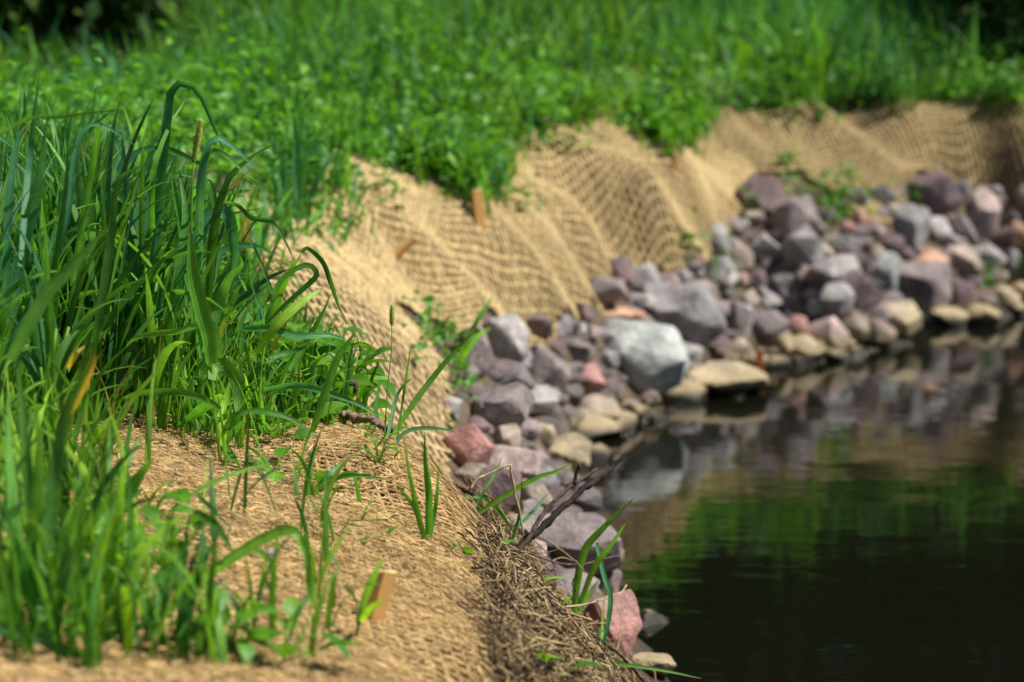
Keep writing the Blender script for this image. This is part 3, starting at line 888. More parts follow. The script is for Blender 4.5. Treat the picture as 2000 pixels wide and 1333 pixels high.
# small stones filling the gaps under the countable rocks
acc_v, acc_f, n0 = [], [], 0
shapes = [broken_stone(2, 900 + k, 10) for k in range(8)]
for k in range(1700):
    px = random.uniform(890, 2060); py = random.uniform(380, 1180)
    P = hit(px, py)
    if k > 1300:
        q = random.uniform(4, 12); i_ = int(q); sp_ = SHORE[i_] * (1 - q % 1) + SHORE[i_ + 1] * (q % 1)
        P = np.array([sp_[0] + random.gauss(-.04, .07), sp_[1] + random.gauss(.05, .07), 0])
    s = float(shore_dist(P[0], P[1]))
    if P[1] > 9.0 or s < -0.12: continue
    edges = np.vstack([e2, e3, e4])
    if in_poly(P[0], P[1], POLY3) or in_poly(P[0], P[1], POLY4) or in_poly(P[0], P[1], POLY2) or in_poly(P[0], P[1], POLY1): continue
    if P[1] < 4.2: continue
    V, F = shapes[k % 8]
    sz = random.uniform(0.025, 0.062)
    a = random.uniform(0, 6.28); ca, sa = math.cos(a), math.sin(a)
    V = V * np.array([sz * random.uniform(.8, 1.3), sz, sz * random.uniform(.6, .9)])
    V = np.stack([V[:, 0] * ca - V[:, 1] * sa, V[:, 0] * sa + V[:, 1] * ca, V[:, 2]], -1)
    acc_v.append(V + np.array([P[0], P[1], float(ground(P[0], P[1])) - 0.01])); acc_f.append(F + n0); n0 += len(V)
ob = mesh_np('rubble', np.vstack(acc_v), np.vstack(acc_f), M['rock'])
ob.color = (.13, .105, .10, 1)  # stone colour darkened to put the shade of the gaps into it
tag(ob, 'small broken stones filling the gaps between the riprap rocks', 'rubble', kind='stuff')

# ------------------------------------------------------------------ grass
G_DEEP, G_MID, G_LIGHT, G_BLUE, G_LIME, G_STRAW = (.060, .180, .032), (.095, .280, .042), (.155, .370, .045), (.065, .235, .095), (.220, .430, .035), (.42, .27, .06)

def blades(root, head, L, lean, curl, W, colour, seg=6, fold=0.3, twist=None, seed=0):
    """many grass blades at once (arrays of K); returns V, Q, T, U with seg + 1 rows of 3 vertices a blade"""
    K = len(L); n = seg + 1
    t = np.linspace(0, 1, n)
    th = lean[:, None] + curl[:, None] * t[None, :] ** 1.6
    hx, hy = np.cos(head)[:, None], np.sin(head)[:, None]
    D = np.stack([np.sin(th) * hx, np.sin(th) * hy, np.cos(th)], -1)
    P = np.concatenate([np.zeros((K, 1, 3)), np.cumsum((D[:, 1:] + D[:, :-1]) / 2, 1)], 1) * (L / seg)[:, None, None] + root[:, None, :]
    S = np.stack([-hy + 0 * th, hx + 0 * th, 0 * th], -1)
    Nn = np.cross(S, D)
    tw = (np.zeros(K) if twist is None else twist)[:, None] * t[None, :]
    c, s = np.cos(tw)[..., None], np.sin(tw)[..., None]
    S2, N2 = S * c + Nn * s, Nn * c - S * s
    h = (W[:, None] * blade_profile(n)[None, :] * 0.5)[..., None]
    V = np.stack([P - S2 * h, P - N2 * h * fold, P + S2 * h], 2).reshape(-1, 3)
    b = (np.arange(K) * n * 3)[:, None] + (np.arange(seg) * 3)[None, :]
    Q = np.concatenate([np.stack([b, b + 1, b + 4, b + 3], -1), np.stack([b + 1, b + 2, b + 5, b + 4], -1)], 1).reshape(-1, 4)
    T = np.repeat(colour, n * 3, 0)
    U = np.tile(np.stack([np.tile([0, .5, 1.], n), np.repeat(t, 3)], -1), (K, 1))
    return V, Q, T, U

def pick(cols, K, jitter=0.22, r=rng):
    c = np.array(cols)[r.integers(0, len(cols), K)]
    return c * r.uniform(1 - jitter, 1 + jitter, (K, 1))

# outline of the green meadow where its roots start (photo pixels)
GREEN = [(-400, 480), (200, 470), (500, 455), (560, 360), (650, 296), (720, 330), (800, 345), (872, 378), (925, 400), (985, 385), (1000, 330), (950, 285), (1080, 262), (1190, 240), (1240, 262), (1290, 305), (1350, 300), (1372, 225), (1560, 200),
         (1800, 196), (2000, 205), (2400, 215), (2400, -400), (-400, -400)]
def scatter_green(count, xr, yr, r, outline=GREEN):
    x = r.uniform(*xr, count); y = r.uniform(*yr, count)
    z = ground(x, y)
    px, py = project(np.stack([x, y, z], -1))
    ok = in_poly(px, py, outline) & (shore_dist(x, y) > 0.3)
    return np.stack([x[ok], y[ok], z[ok]], -1)

def tuft_field(roots, per, hmin, hmax, cols, wid, r, seg=5, spread=0.05, hvar=None):
    K = len(roots) * per
    rt = np.repeat(roots, per, 0) + np.concatenate([r.normal(0, spread, (K, 2)), np.zeros((K, 1))], 1)
    rt[:, 2] = ground(rt[:, 0], rt[:, 1]) - 0.005
    L = r.uniform(hmin, hmax, K)
    if hvar is not None: L *= np.repeat(hvar, per)
    return blades(rt, r.uniform(0, 6.283, K), L, np.abs(r.normal(0.12, 0.14, K)), np.abs(r.normal(0.7, 0.55, K)), wid * r.uniform(0.6, 1.3, K), np.repeat(pick(cols, len(roots), 0.25, r) * (1 + .35 * sines(roots[:, 0], roots[:, 1], 1.8, 15) + .25 * sines(roots[:, 0], roots[:, 1], 6, 16))[:, None] * (1 + np.array([.3, .05, -.2]) * sines(roots[:, 0], roots[:, 1], 1.5, 17)[:, None]), per, 0) * r.uniform(.8, 1.2, (K, 1)), seg, 0.3, r.normal(0, 1.2, K))

r_ = np.random.default_rng(5)
A = Acc()
GRASSY = [(x, y - (75 if 640 < x < 1390 else (-28 if x > 1390 else 12))) if y > -100 else (x, y) for x, y in GREEN]
ro = scatter_green(4300, (-3.2, 4.4), (5.4, 11.5), r_, GRASSY)
px_, py_ = project(ro)
hv = 0.62 + 0.75 * np.clip((ro[:, 1] - 6.0) / 3.0, 0, 1)
hv *= np.where((px_ < 380) & (py_ < 190), .45, 1) * np.where((px_ > 1760) & (py_ < 110), .45, 1)
hv *= 0.8 + 0.35 * sines(ro[:, 0], ro[:, 1], 2.2, 3)
A.add(*tuft_field(ro, 9, 0.16, 0.34, [G_DEEP, G_MID, G_MID, G_BLUE, G_LIGHT], 0.010, r_, 5, 0.045, np.clip(hv, .35, 1.5)))
ro = scatter_green(5200, (-6, 8), (11.0, 22), r_)
A.add(*tuft_field(ro, 6, 0.25, 0.5, [G_DEEP, G_MID, G_LIGHT, (.10, .19, .03), (.19, .24, .06)], 0.016, r_, 4, 0.10, 0.9 + 0.25 * sines(ro[:, 0], ro[:, 1], 1.4, 8)))
tag(A.build('meadow_grass', M['far_blade']), 'tall green grass of the meadow above the mats', 'grass', kind='stuff')

# broad leaved ground cover
def leaf_card(n=5, tip=1.0):
    """one ovate leaf, unit length along +X, lying in XY with a folded midrib and drooping tip"""
    t = np.linspace(0, 1, n)
    w = np.sin(np.pi * np.clip(t, 0, 1) ** 0.75) ** 0.8 * 0.30 + 0.004
    zz = 0.10 * np.sin(t * 2.4) - 0.16 * t * t
    L = np.stack([t, w, zz + 0.10 * w / 0.3], -1); Mm = np.stack([t, 0 * t, zz], -1); Rr = np.stack([t, -w, zz + 0.10 * w / 0.3], -1)
    V = np.stack([L, Mm, Rr], 1).reshape(-1, 3)
    i = (np.arange(n - 1) * 3)[:, None]
    Q = np.concatenate([np.hstack([i, i + 1, i + 4, i + 3]), np.hstack([i + 1, i + 2, i + 5, i + 4])])
    U = np.stack([np.tile([0, .5, 1.], n), np.repeat(t, 3)], -1)
    return V, Q, U

def leaf_field(C, size, head, pitch, roll, colour, n=4):
    V0, Q0, U0 = leaf_card(n)
    K = len(C)
    ch, sh = np.cos(head), np.sin(head); cp_, sp_ = np.cos(pitch), np.sin(pitch); cr, sr = np.cos(roll), np.sin(roll)
    X, Y, Z = V0[None, :, 0], V0[None, :, 1], V0[None, :, 2]
    y1 = Y * cr[:, None] - Z * sr[:, None]; z1 = Y * sr[:, None] + Z * cr[:, None]
    x2 = X * cp_[:, None] - z1 * sp_[:, None]; z2 = X * sp_[:, None] + z1 * cp_[:, None]
    x3 = x2 * ch[:, None] - y1 * sh[:, None]; y3 = x2 * sh[:, None] + y1 * ch[:, None]
    V = np.stack([x3, y3, z2], -1) * size[:, None, None] + C[:, None, :]
    m_ = len(V0)
    Q = (Q0[None] + (np.arange(K) * m_)[:, None, None]).reshape(-1, 4)
    return V.reshape(-1, 3), Q, np.repeat(colour, m_, 0), np.tile(U0, (K, 1))

A = Acc()
FRINGE = [(-400, 520), (480, 500), (560, 420), (640, 300), (720, 334), (800, 350), (872, 384), (925, 408), (990, 390), (1005, 330), (940, 285), (1080, 266), (1190, 244), (1240, 268), (1290, 312), (1360, 305), (1385, 232), (1560, 214), (1800, 214), (2060, 226), (2060, 170), (1560, 165), (1380, 180), (1200, 150), (900, 150), (700, 170), (400, 250), (-400, 300)]
ro = scatter_green(60000, (-2.5, 2.4), (4.6, 9.8), r_, FRINGE)
K = len(ro); ro[:, 2] += np.abs(r_.normal(0.05, 0.05, K)) * (1.1 + .8 * sines(ro[:, 0], ro[:, 1], 9, 23))
A.add(*leaf_field(ro, r_.uniform(0.016, 0.040, K), r_.uniform(0, 6.283, K), r_.normal(0.2, 0.4, K), r_.normal(0, 0.4, K), pick([(.11, .33, .022), (.15, .40, .026), (.07, .24, .018)], K, .25, r_), 3))
# green tongues hanging down over the upper mat edge
TONGUE = [(520, 400), (560, 320), (640, 255), (760, 282), (870, 322), (1000, 245), (1100, 225), (1200, 212), (1300, 222), (1372, 212), (1560, 196), (1800, 192), (2000, 200), (2000, 222), (1800, 212), (1560, 214), (1395, 236), (1365, 303), (1290, 316), (1240, 270), (1190, 246), (1080, 268), (965, 292), (1000, 335), (988, 390), (925, 414), (872, 388), (800, 355), (720, 338), (650, 305), (600, 400)]
tg = []
while len(tg) < 5200:
    px, py = r_.uniform(520, 2000), r_.uniform(195, 415)
    if in_poly(np.array([px]), np.array([py]), TONGUE)[0]: tg.append(hit(px, py))
tg = np.array(tg); K = len(tg); tg[:, 2] += np.abs(r_.normal(0.03, 0.035, K))
A.add(*leaf_field(tg, r_.uniform(0.016, 0.036, K), r_.uniform(0, 6.283, K), r_.normal(0.2, 0.45, K), r_.normal(0, 0.4, K), pick([(.11, .33, .022), (.15, .40, .026), (.07, .24, .018)], K, .25, r_), 3))
A.add(*tuft_field(tg[::22], 4, 0.06, 0.17, [G_MID, G_LIGHT, G_BLUE, G_LIME], 0.007, r_, 5, 0.02))
# sparse sprouts on the mats
SPR = [(830, 690, 40, 30), (848, 672, 30, 30), (905, 760, 26, 60), (890, 720, 22, 40), (1412, 560, 26, 20), (1352, 512, 22, 18), (1635, 430, 44, 60), (1660, 400, 40, 40), (1790, 415, 16, 20), (1470, 425, 30, 16), (760, 400, 30, 30), (1030, 425, 30, 12), (640, 490, 40, 20), (1590, 245, 60, 25), (1480, 235, 60, 25), (690, 380, 60, 40), (1300, 285, 60, 30), (930, 375, 40, 25), (1080, 300, 120, 20), (550, 470, 60, 30), (1420, 555, 20, 22), (1580, 388, 60, 20), (1650, 395, 60, 24), (1540, 345, 30, 14), (1950, 555, 50, 40)]
for cx, cy, sx_, sy_ in SPR:
    k = int(20 + sx_ * sy_ / 45)
    C = np.array([hit(random.gauss(cx, sx_ * .5), random.gauss(cy, sy_ * .5)) for _ in range(k)])
    C[:, 2] += np.abs(r_.normal(0.03, 0.03, k))
    A.add(*leaf_field(C, r_.uniform(0.014, 0.03, k), r_.uniform(0, 6.283, k), r_.normal(0.3, 0.5, k), r_.normal(0, 0.4, k), pick([(.10, .28, .018), (.06, .2, .015)], k, .25, r_)))
tag(A.build('ground_cover', M['broad']), 'bright green broad leaved weeds along the upper mat edges', 'weeds', kind='stuff')

# dark growth further back, left and right
A = Acc()
for (x0, x1, y0, y1, h, k) in ((-2.6, -1.02, 8.2, 10.2, 0.55, 7500), (1.5, 2.9, 9.7, 11.2, 0.75, 6500), (-0.9, -.3, 11.2, 12.0, .75, 1800), (-3.0, 6, 20, 23, 1.6, 8000)):
    C = np.stack([r_.uniform(x0, x1, k), r_.uniform(y0, y1, k), np.zeros(k)], -1)
    C[:, 2] = ground(C[:, 0], C[:, 1]) + r_.uniform(0, 1, k) ** 0.7 * h * (0.75 + 0.3 * sines(C[:, 0], C[:, 1], 2.5, 4))
    A.add(*leaf_field(C, r_.uniform(0.05, 0.12, k), r_.uniform(0, 6.283, k), r_.normal(0, 0.6, k), r_.normal(0, 0.6, k), pick([(.012, .035, .008), (.018, .055, .010), (.04, .075, .012)], k, .3, r_), 3))
tag(A.build('undergrowth', M['tree_leaf']), 'dark leafy undergrowth at the back of the meadow', 'undergrowth', kind='stuff')

# ------------------------------------------------------------------ trees behind the meadow
def make_tree(x, y, h, rad, label, seed):
    r = np.random.default_rng(seed)
    z0 = float(ground(x, y))
    root = empty('tree', (x, y, z0 - 0.05), label, 'tree', 'trees behind the meadow')
    A = Acc()
    tp = np.array([[0, 0, 0], [r.normal(0, .1), r.normal(0, .1), h * .3], [r.normal(0, .2), r.normal(0, .2), h * .65], [r.normal(0, .3), r.normal(0, .3), h * .95]])
    P = catmull(tp, 12)
    V, Q_, U = tube(P, np.linspace(0.17, 0.03, 12), 8); A.add(V, Q_, (.07, .055, .042), U)
    ends = []
    for k in range(16):
        t = r.uniform(0.12, 0.9); b = P[int(t * 11)]
        a = r.uniform(0, 6.283); l = rad * r.uniform(.6, 1.05) * (1.1 - 0.6 * t)
        e = b + np.array([math.cos(a) * l, math.sin(a) * l, r.uniform(0.05, .5) * l])
        m_ = (b + e) / 2 + np.array([0, 0, .15 * l])
        V, Q_, U = tube(catmull([b, m_, e], 6), np.linspace(0.05, 0.012, 6), 5); A.add(V, Q_, (.07, .055, .042), U)
        ends += [m_, e, (m_ + e) / 2]
    A.build('trunk', M['bark'], root)
    C = []
    for e in ends:
        k = 135; C.append(e + r.normal(0, 1, (k, 3)) * np.array([.42, .42, .34]) * rad * .42)
    C = np.vstack(C); C = C[C[:, 2] > 0.25]; K = len(C)
    B = Acc(); B.add(*leaf_field(C, r.uniform(.20, .36, K), r.uniform(0, 6.283, K), r.normal(-.2, .6, K), r.normal(0, .6, K), pick([(.014, .040, .008), (.02, .055, .010), (.03, .075, .012)], K, .3, r), 3))
    B.build('crown', M['tree_leaf'], root)
for k, (x, y, h, rad, lb) in enumerate([(-9.5, 23, 9, 2.8, 'dark leafy tree at the far left behind the meadow'), (-5.2, 25, 10, 3.0, 'dark tree behind the meadow, second from the left'), (-1.0, 24, 9.5, 2.9, 'dark tree behind the middle of the meadow'),
        (2.4, 23.5, 9, 2.7, 'dark tree just right of the meadow middle'), (5.6, 22, 9.5, 2.9, 'dark tree mirrored in the middle of the water'), (8.6, 20.5, 10, 3.0, 'dark tree mirrored at the right of the water'), (7.2, 27, 12, 3.6, 'tall dark tree in the second row behind the right trees'),
        (0.6, 28, 12, 3.6, 'tall dark tree in the second row behind the middle'), (12.5, 23, 11, 3.4, 'dark tree at the far right behind the meadow')]):
    make_tree(x, y, h, rad, lb, 70 + k)

# ------------------------------------------------------------------ grass plants that stand out, leaf by leaf
LEAFC = {k_: tuple(1.2 * q for q in v_) for k_, v_ in dict(d=G_DEEP, m=G_MID, l=G_LIGHT, b=G_BLUE, y=G_LIME, s=G_STRAW).items()}

def leaf_from_pixels(root, base, pts, wpx, d0, slope, col, r, name='leaf', bulge=0.0):
    """a grass leaf that follows a line seen in the photo, at its own distance and leaning in depth"""
    n = 5 * len(pts) + 4
    n = min(n, 26)
    seg = np.r_[0, np.cumsum(np.hypot(*np.diff(np.array(pts, float), axis=0).T))]
    seg = seg / seg[-1]
    W3 = np.array([at_y(px, py, d0 + slope * t + bulge * math.sin(math.pi * t)) for (px, py), t in zip(pts, seg)])
    P = catmull(W3, n)
    w = wpx * d0 / FPX * blade_profile(n, 0.65) * 1.02
    V, Q, U = ribbon(P, w, r.uniform(.2, .55), np.linspace(r.normal(0, .25), r.normal(0, .35), n))
    c = np.array(LEAFC[col]) * r.uniform(.85, 1.2) * np.array([r.uniform(.85, 1.15), 1, r.uniform(.8, 1.2)])
    T = np.tile(c, (len(V), 1))
    if col not in 's':
        tt = np.repeat(np.linspace(0, 1, n), 3)[:, None]
        T = T * (1 + 0.35 * np.clip(.25 - tt, 0, 1) / .25 * np.array([1.2, .9, .3])) 
        if r.uniform() < 0.3: T = np.where(tt > .93, np.array([.30, .24, .07]), T)
    return mesh_np(name, V - base, Q, M['blade'], T, U, True, root)

def stem_from_pixels(root, base, pts, wpx, d0, slope, col, name='stem', mat='blade'):
    W3 = np.array([at_y(px, py, d0 + slope * i / max(len(pts) - 1, 1)) for i, (px, py) in enumerate(pts)])
    P = catmull(W3, 4 * len(pts)); rad = wpx * d0 / FPX / 2
    V, Q, U = tube(P, np.linspace(rad, rad * .7, len(P)), 6)
    return mesh_np(name, V - base, Q, M[mat], np.array(LEAFC[col] if isinstance(col, str) else col), U, True, root)

def seed_spike(root, base, a, b, wpx, d, seed):
    """bristly foxtail head made of many small grains"""
    r = np.random.default_rng(seed)
    A3, B3 = at_y(*a, d), at_y(*b, d)
    ax = B3 - A3; L = np.linalg.norm(ax); ax /= L
    s1 = np.cross(ax, [0, 1, 0]); s1 /= np.linalg.norm(s1); s2 = np.cross(ax, s1)
    R = wpx * d / FPX / 2
    V0, F0 = ico(1)
    acc = Acc(); br = Acc()
    K = 150
    for k in range(K):
        t = k / K; an = k * 2.39996
        rr = R * (0.82 * math.sin(math.pi * min(max(t * .92 + .06, 0), 1)) ** .45)
        o = s1 * math.cos(an) + s2 * math.sin(an)
        c = A3 + ax * L * t + o * rr
        g = V0 * R * .30; g = g + np.outer(g @ ax, ax) * .9
        acc.add(np.vstack([g + c]), np.hstack([F0, F0[:, 2:3]])[:, :3], np.array((.26, .34, .05)) * r.uniform(.7, 1.35))
        if k % 2 == 0:
            e = c + (o * .8 + ax * .9) * R * r.uniform(.9, 1.8)
            Vb, Qb, Ub = tube(np.array([c, e]), [.00018, .00008], 3 + 1); br.add(Vb, Qb, (.42, .42, .12), Ub)
    h = mesh_np('seed_head', np.vstack(acc.V) - base, np.vstack(acc.Q), M['seed'], np.vstack(acc.T), None, True, root)
    tag(br.build('bristle', M['straw'], h, base), kind='stuff')

def plant(label, basepx, d, leaves, stems=(), group=None, seed=0, spikes=(), name='grass_plant'):
    r = np.random.default_rng(seed + 300)
    b = at_y(*basepx, d)
    root = empty(name, b, label, 'grass', group)
    for sp in stems: stem_from_pixels(root, b, sp[0], sp[1], d, 0.0, sp[2])
    for lf in leaves:
        pts, w, col = lf[:3]
        dd = d + (lf[3] if len(lf) > 3 else r.normal(0, .04))
        leaf_from_pixels(root, b, pts, w, dd, r.normal(0, .05), col, r, bulge=r.normal(0, .02))
    for a, c, w in spikes: seed_spike(root, b, a, c, w, d, seed)
    return root

plant('tall grass plant whose top leaf folds over in a high arch', (300, 862), 3.40, [
    ([(303, 640), (305, 440), (314, 325), (326, 235), (332, 185), (344, 165), (372, 166), (394, 190), (409, 225), (424, 262), (438, 297)], 23, 'b'),
    ([(302, 520), (296, 400), (304, 320), (332, 245), (363, 195)], 12, 'm'), ([(300, 700), (285, 560), (270, 460), (276, 360), (300, 290)], 20, 'b'),
    ([(298, 800), (330, 640), (352, 520), (362, 420), (350, 330)], 22, 'm'), ([(300, 780), (262, 640), (240, 520), (228, 400), (233, 340), (262, 300), (292, 289), (325, 292), (360, 310), (396, 323)], 15, 'b')],
    [([(300, 862), (303, 760), (303, 620)], 9, 'l')], seed=1)
plant('grass plant with a yellow green foxtail seed head among the tall blades', (402, 880), 3.36, [
    ([(388, 560), (390, 400), (398, 318), (412, 275), (431, 271), (461, 291), (484, 314), (506, 333)], 17, 'b'), ([(384, 520), (392, 370), (410, 297), (442, 304), (469, 329), (508, 359)], 13, 'm'),
    ([(300, 288), (330, 292), (360, 305), (385, 318), (412, 329)], 11, 'd'), ([(395, 700), (372, 560), (352, 430), (338, 345), (352, 340), (383, 349)], 16, 'm'), ([(398, 640), (412, 520), (420, 420), (414, 360), (400, 350)], 20, 'm')],
    [([(402, 880), (380, 620), (374, 450), (377, 325), (380, 312)], 5, 'l')], spikes=[((379, 314), (393, 236), 13)], seed=2)
plant('grass plant with a broad folded leaf and a thin leaf pointing right', (410, 850), 3.38, [
    ([(405, 640), (414, 480), (425, 410), (437, 375), (446, 350), (461, 332), (498, 303), (540, 279)], 17, 'd'), ([(380, 560), (386, 480), (402, 432), (437, 413), (451, 437), (456, 475), (459, 508), (450, 545)], 26, 'b'),
    ([(414, 560), (428, 500), (455, 481), (500, 482), (540, 500)], 14, 'b'), ([(400, 690), (430, 590), (447, 545), (472, 520), (468, 500)], 20, 'm'), ([(446, 378), (470, 374), (496, 372)], 7, 'd'),
    ([(440, 395), (465, 402), (490, 425), (534, 437), (560, 478), (574, 509)], 9, 'd'), ([(490, 470), (512, 520), (533, 570)], 6, 'd'), ([(412, 700), (398, 610), (372, 540), (356, 480)], 22, 'm')],
    [([(410, 850), (408, 760), (405, 640)], 9, 'l')], seed=3)
plant('light green grass plant with two stems rooted at the front of the clump', (434, 914), 3.22, [
    ([(413, 712), (408, 660), (392, 600), (377, 530), (371, 440)], 30, 'l'), ([(414, 742), (419, 715), (437, 712), (455, 730), (464, 775), (462, 815)], 24, 'm'), ([(432, 868), (434, 830), (440, 790), (450, 742)], 24, 'y'),
    ([(436, 872), (452, 850), (470, 828), (482, 822)], 14, 'd'), ([(432, 858), (455, 815), (500, 803), (560, 815), (612, 846)], 13, 'm'), ([(434, 774), (400, 795), (372, 815), (338, 838)], 20, 'm'),
    ([(430, 800), (410, 786), (360, 768), (308, 766), (262, 771), (214, 793)], 15, 'm'), ([(420, 640), (385, 636), (345, 648), (304, 652), (262, 662), (235, 692)], 14, 'l'), ([(424, 720), (426, 680), (418, 640), (400, 612)], 16, 'd'), ([(440, 890), (458, 905), (478, 920), (486, 945)], 10, 'm'), ([(437, 860), (447, 880), (470, 915)], 12, 'd')],
    [([(432, 914), (425, 850), (416, 760), (413, 700)], 8, 'y'), ([(441, 916), (437, 850), (430, 800), (428, 770)], 7, 'y')], seed=4)
plant('spreading grass plant arching right over the second mat', (500, 800), 3.45, [
    ([(500, 760), (520, 660), (540, 590), (562, 540), (590, 494)], 18, 'l'), ([(530, 575), (562, 536), (600, 518), (619, 535), (604, 554), (555, 597), (508, 645)], 11, 'm'), ([(590, 494), (600, 485), (630, 512), (645, 550), (662, 600), (675, 622)], 10, 'd'),
    ([(500, 690), (545, 630), (590, 590), (634, 561)], 18, 'y'), ([(530, 785), (562, 725), (600, 665), (632, 608), (645, 575)], 12, 'l'), ([(475, 642), (530, 642), (580, 656), (640, 655), (680, 665)], 15, 'b'),
    ([(600, 655), (640, 668), (665, 680), (676, 710), (671, 747)], 7, 'm'), ([(610, 845), (637, 762), (660, 700), (697, 645)], 16, 'm', -.15), ([(517, 762), (581, 753), (637, 766), (700, 790), (744, 816)], 13, 'b', -.1), ([(470, 720), (520, 706), (560, 700), (545, 702)], 9, 'd'),
    ([(505, 780), (480, 700), (470, 640), (490, 590)], 16, 'l'), ([(520, 700), (560, 690), (590, 680), (614, 668)], 10, 'd')],
    [([(500, 800), (505, 740), (520, 660)], 7, 'y')], seed=5)
plant('single upright grass shoot growing in bare coir right of centre', (834, 1106), 3.12, [
    ([(834, 1106), (828, 1050), (812, 985), (797, 910), (788, 850)], 10, 'm', 0), ([(836, 1060), (838, 975), (831, 900), (829, 841)], 15, 'm', 0), ([(834, 1095), (842, 1040), (852, 980), (858, 900)], 8, 'm', 0), ([(829, 1062), (812, 997), (790, 966), (775, 945)], 11, 'd', 0), ([(836, 1104), (838, 1030), (839, 955)], 12, 'l', 0)],
    [([(835, 1108), (834, 1060)], 8, 'y')], seed=6)
plant('grass plant with a thin stalk and small seed head at the mat crest', (752, 872), 3.45, [
    ([(768, 850), (800, 800), (840, 745), (885, 690), (927, 648)], 12, 'm'), ([(775, 860), (790, 760), (804, 665)], 5, 'm'), ([(757, 856), (772, 785), (785, 757), (806, 737)], 8, 'b'), ([(724, 880), (733, 810), (742, 737)], 9, 'd'), ([(772, 872), (785, 850), (812, 838), (860, 838), (894, 846)], 8, 'b'), ([(700, 908), (738, 870), (757, 843)], 10, 'd'), ([(694, 908), (712, 860), (726, 825)], 11, 'm')],
    [([(750, 872), (757, 760), (765, 680), (765, 636)], 3, 'l')], spikes=[((765, 634), (766, 597), 9)], seed=7)
plant('grass plant with leaves bending over the coir left of the lone shoot', (620, 1010), 3.15, [
    ([(596, 990), (640, 930), (678, 898)], 11, 'b'), ([(600, 968), (655, 935), (700, 929), (757, 938)], 10, 'm'), ([(693, 930), (705, 990), (719, 1046)], 9, 'd'), ([(590, 1034), (650, 1020), (722, 1016)], 6, 'd'), ([(570, 1030), (600, 950), (620, 860)], 7, 'm'), ([(620, 1010), (607, 950), (590, 900), (560, 870)], 8, 'm')], seed=8)
plant('grass shoot growing beside the near wooden stake', (696, 1275), 2.62, [
    ([(699, 1215), (709, 1180), (728, 1130), (749, 1088)], 17, 'l', 0), ([(705, 1215), (722, 1190), (740, 1178), (755, 1168)], 14, 'y', 0), ([(594, 1340), (630, 1230), (662, 1148)], 20, 'm'), ([(662, 1292), (673, 1230), (666, 1120)], 12, 'l'), ([(655, 1290), (697, 1281), (750, 1297), (786, 1322)], 14, 'm'), ([(700, 1180), (686, 1160), (672, 1140)], 7, 'd')],
    [([(695, 1290), (697, 1240), (704, 1200)], 8, 'd')], seed=9)
plant('grass plant with wide crossing leaves in front of the pale stone chip', (385, 1290), 2.62, [
    ([(370, 1148), (450, 1092), (520, 1050), (571, 1036), (597, 1078), (613, 1150), (619, 1188)], 22, 'l'), ([(380, 1180), (410, 1240), (437, 1272), (468, 1340)], 20, 'm'), ([(322, 1320), (330, 1215), (348, 1150)], 22, 'm'), ([(378, 998), (420, 1025), (456, 1078)], 17, 'd'), ([(378, 960), (415, 995), (452, 1034)], 9, 'b'), ([(398, 1120), (396, 1075), (397, 1025)], 18, 'd'), ([(285, 1084), (335, 1104), (354, 1138)], 17, 'l'),
    ([(350, 985), (395, 953), (445, 930), (490, 915), (542, 904)], 9, 'l'), ([(372, 1150), (355, 1110), (340, 1060), (335, 1005)], 16, 'l'), ([(450, 1080), (500, 1075), (540, 1110), (520, 1090)], 12, 'm'), ([(350, 1285), (405, 1330), (420, 1350)], 14, 'y'), ([(380, 1290), (372, 1200), (375, 1140)], 16, 'm'), ([(390, 1280), (450, 1190), (470, 1150)], 14, 'm'), ([(520, 1245), (580, 1245), (620, 1255)], 16, 'l'), ([(585, 1050), (600, 1085), (607, 1150), (616, 1195)], 16, 'l')],
    [([(385, 1310), (378, 1230), (372, 1150)], 10, 'l')], seed=10)
plant('blurred grass plant with a broad leaf across the bottom left corner', (85, 1250), 2.40, [
    ([(190, 1042), (235, 985), (272, 930), (300, 896)], 30, 'm', .2), ([(-20, 1222), (70, 1243), (122, 1270), (196, 1303), (256, 1332)], 28, 'b', -.1), ([(85, 1240), (75, 1110), (60, 1000), (50, 880), (35, 700)], 26, 'm'), ([(85, 1240), (90, 1100), (104, 950), (130, 810), (187, 690)], 30, 'd'), ([(90, 1240), (104, 1110), (140, 1020), (165, 945)], 20, 'm'),
    ([(75, 1235), (42, 1100), (12, 1010), (-25, 950)], 22, 'b'), ([(20, 705), (90, 577), (150, 512), (212, 440)], 28, 'm', .25), ([(80, 1200), (64, 1060), (78, 920), (70, 780)], 24, 'd'), ([(95, 1240), (120, 1180), (160, 1120), (196, 1060)], 15, 'm'), ([(88, 1200), (40, 1080), (20, 900), (16, 760)], 24, 'm')],
    [([(83, 1270), (78, 1150), (72, 1050)], 14, 'l'), ([(95, 1270), (97, 1150), (100, 1080)], 13, 'l')], seed=11)
plant('tall blurred grass plant at the left edge with upright blades', (30, 1010), 3.05, [
    ([(20, 640), (40, 500), (70, 380), (90, 268)], 26, 'b'), ([(40, 520), (56, 330), (67, 230), (77, 141)], 13, 'b'), ([(10, 620), (16, 420), (24, 330), (40, 260), (60, 240)], 18, 'b'), ([(60, 680), (105, 520), (131, 345), (131, 297), (150, 284), (166, 316)], 13, 'd'), ([(80, 600), (130, 430), (147, 300), (165, 252), (195, 243), (232, 262), (272, 290)], 12, 'b'), ([(140, 560), (180, 325), (195, 250), (216, 222)], 14, 'm'), ([(0, 260), (60, 232), (120, 228), (190, 219), (246, 215)], 8, 'd'), ([(180, 700), (215, 480), (225, 372), (240, 343), (290, 319)], 17, 'd'), ([(130, 820), (160, 766), (183, 716), (187, 690)], 11, 's', -.3), ([(132, 720), (150, 690), (165, 676)], 9, 's', -.2)], seed=12)
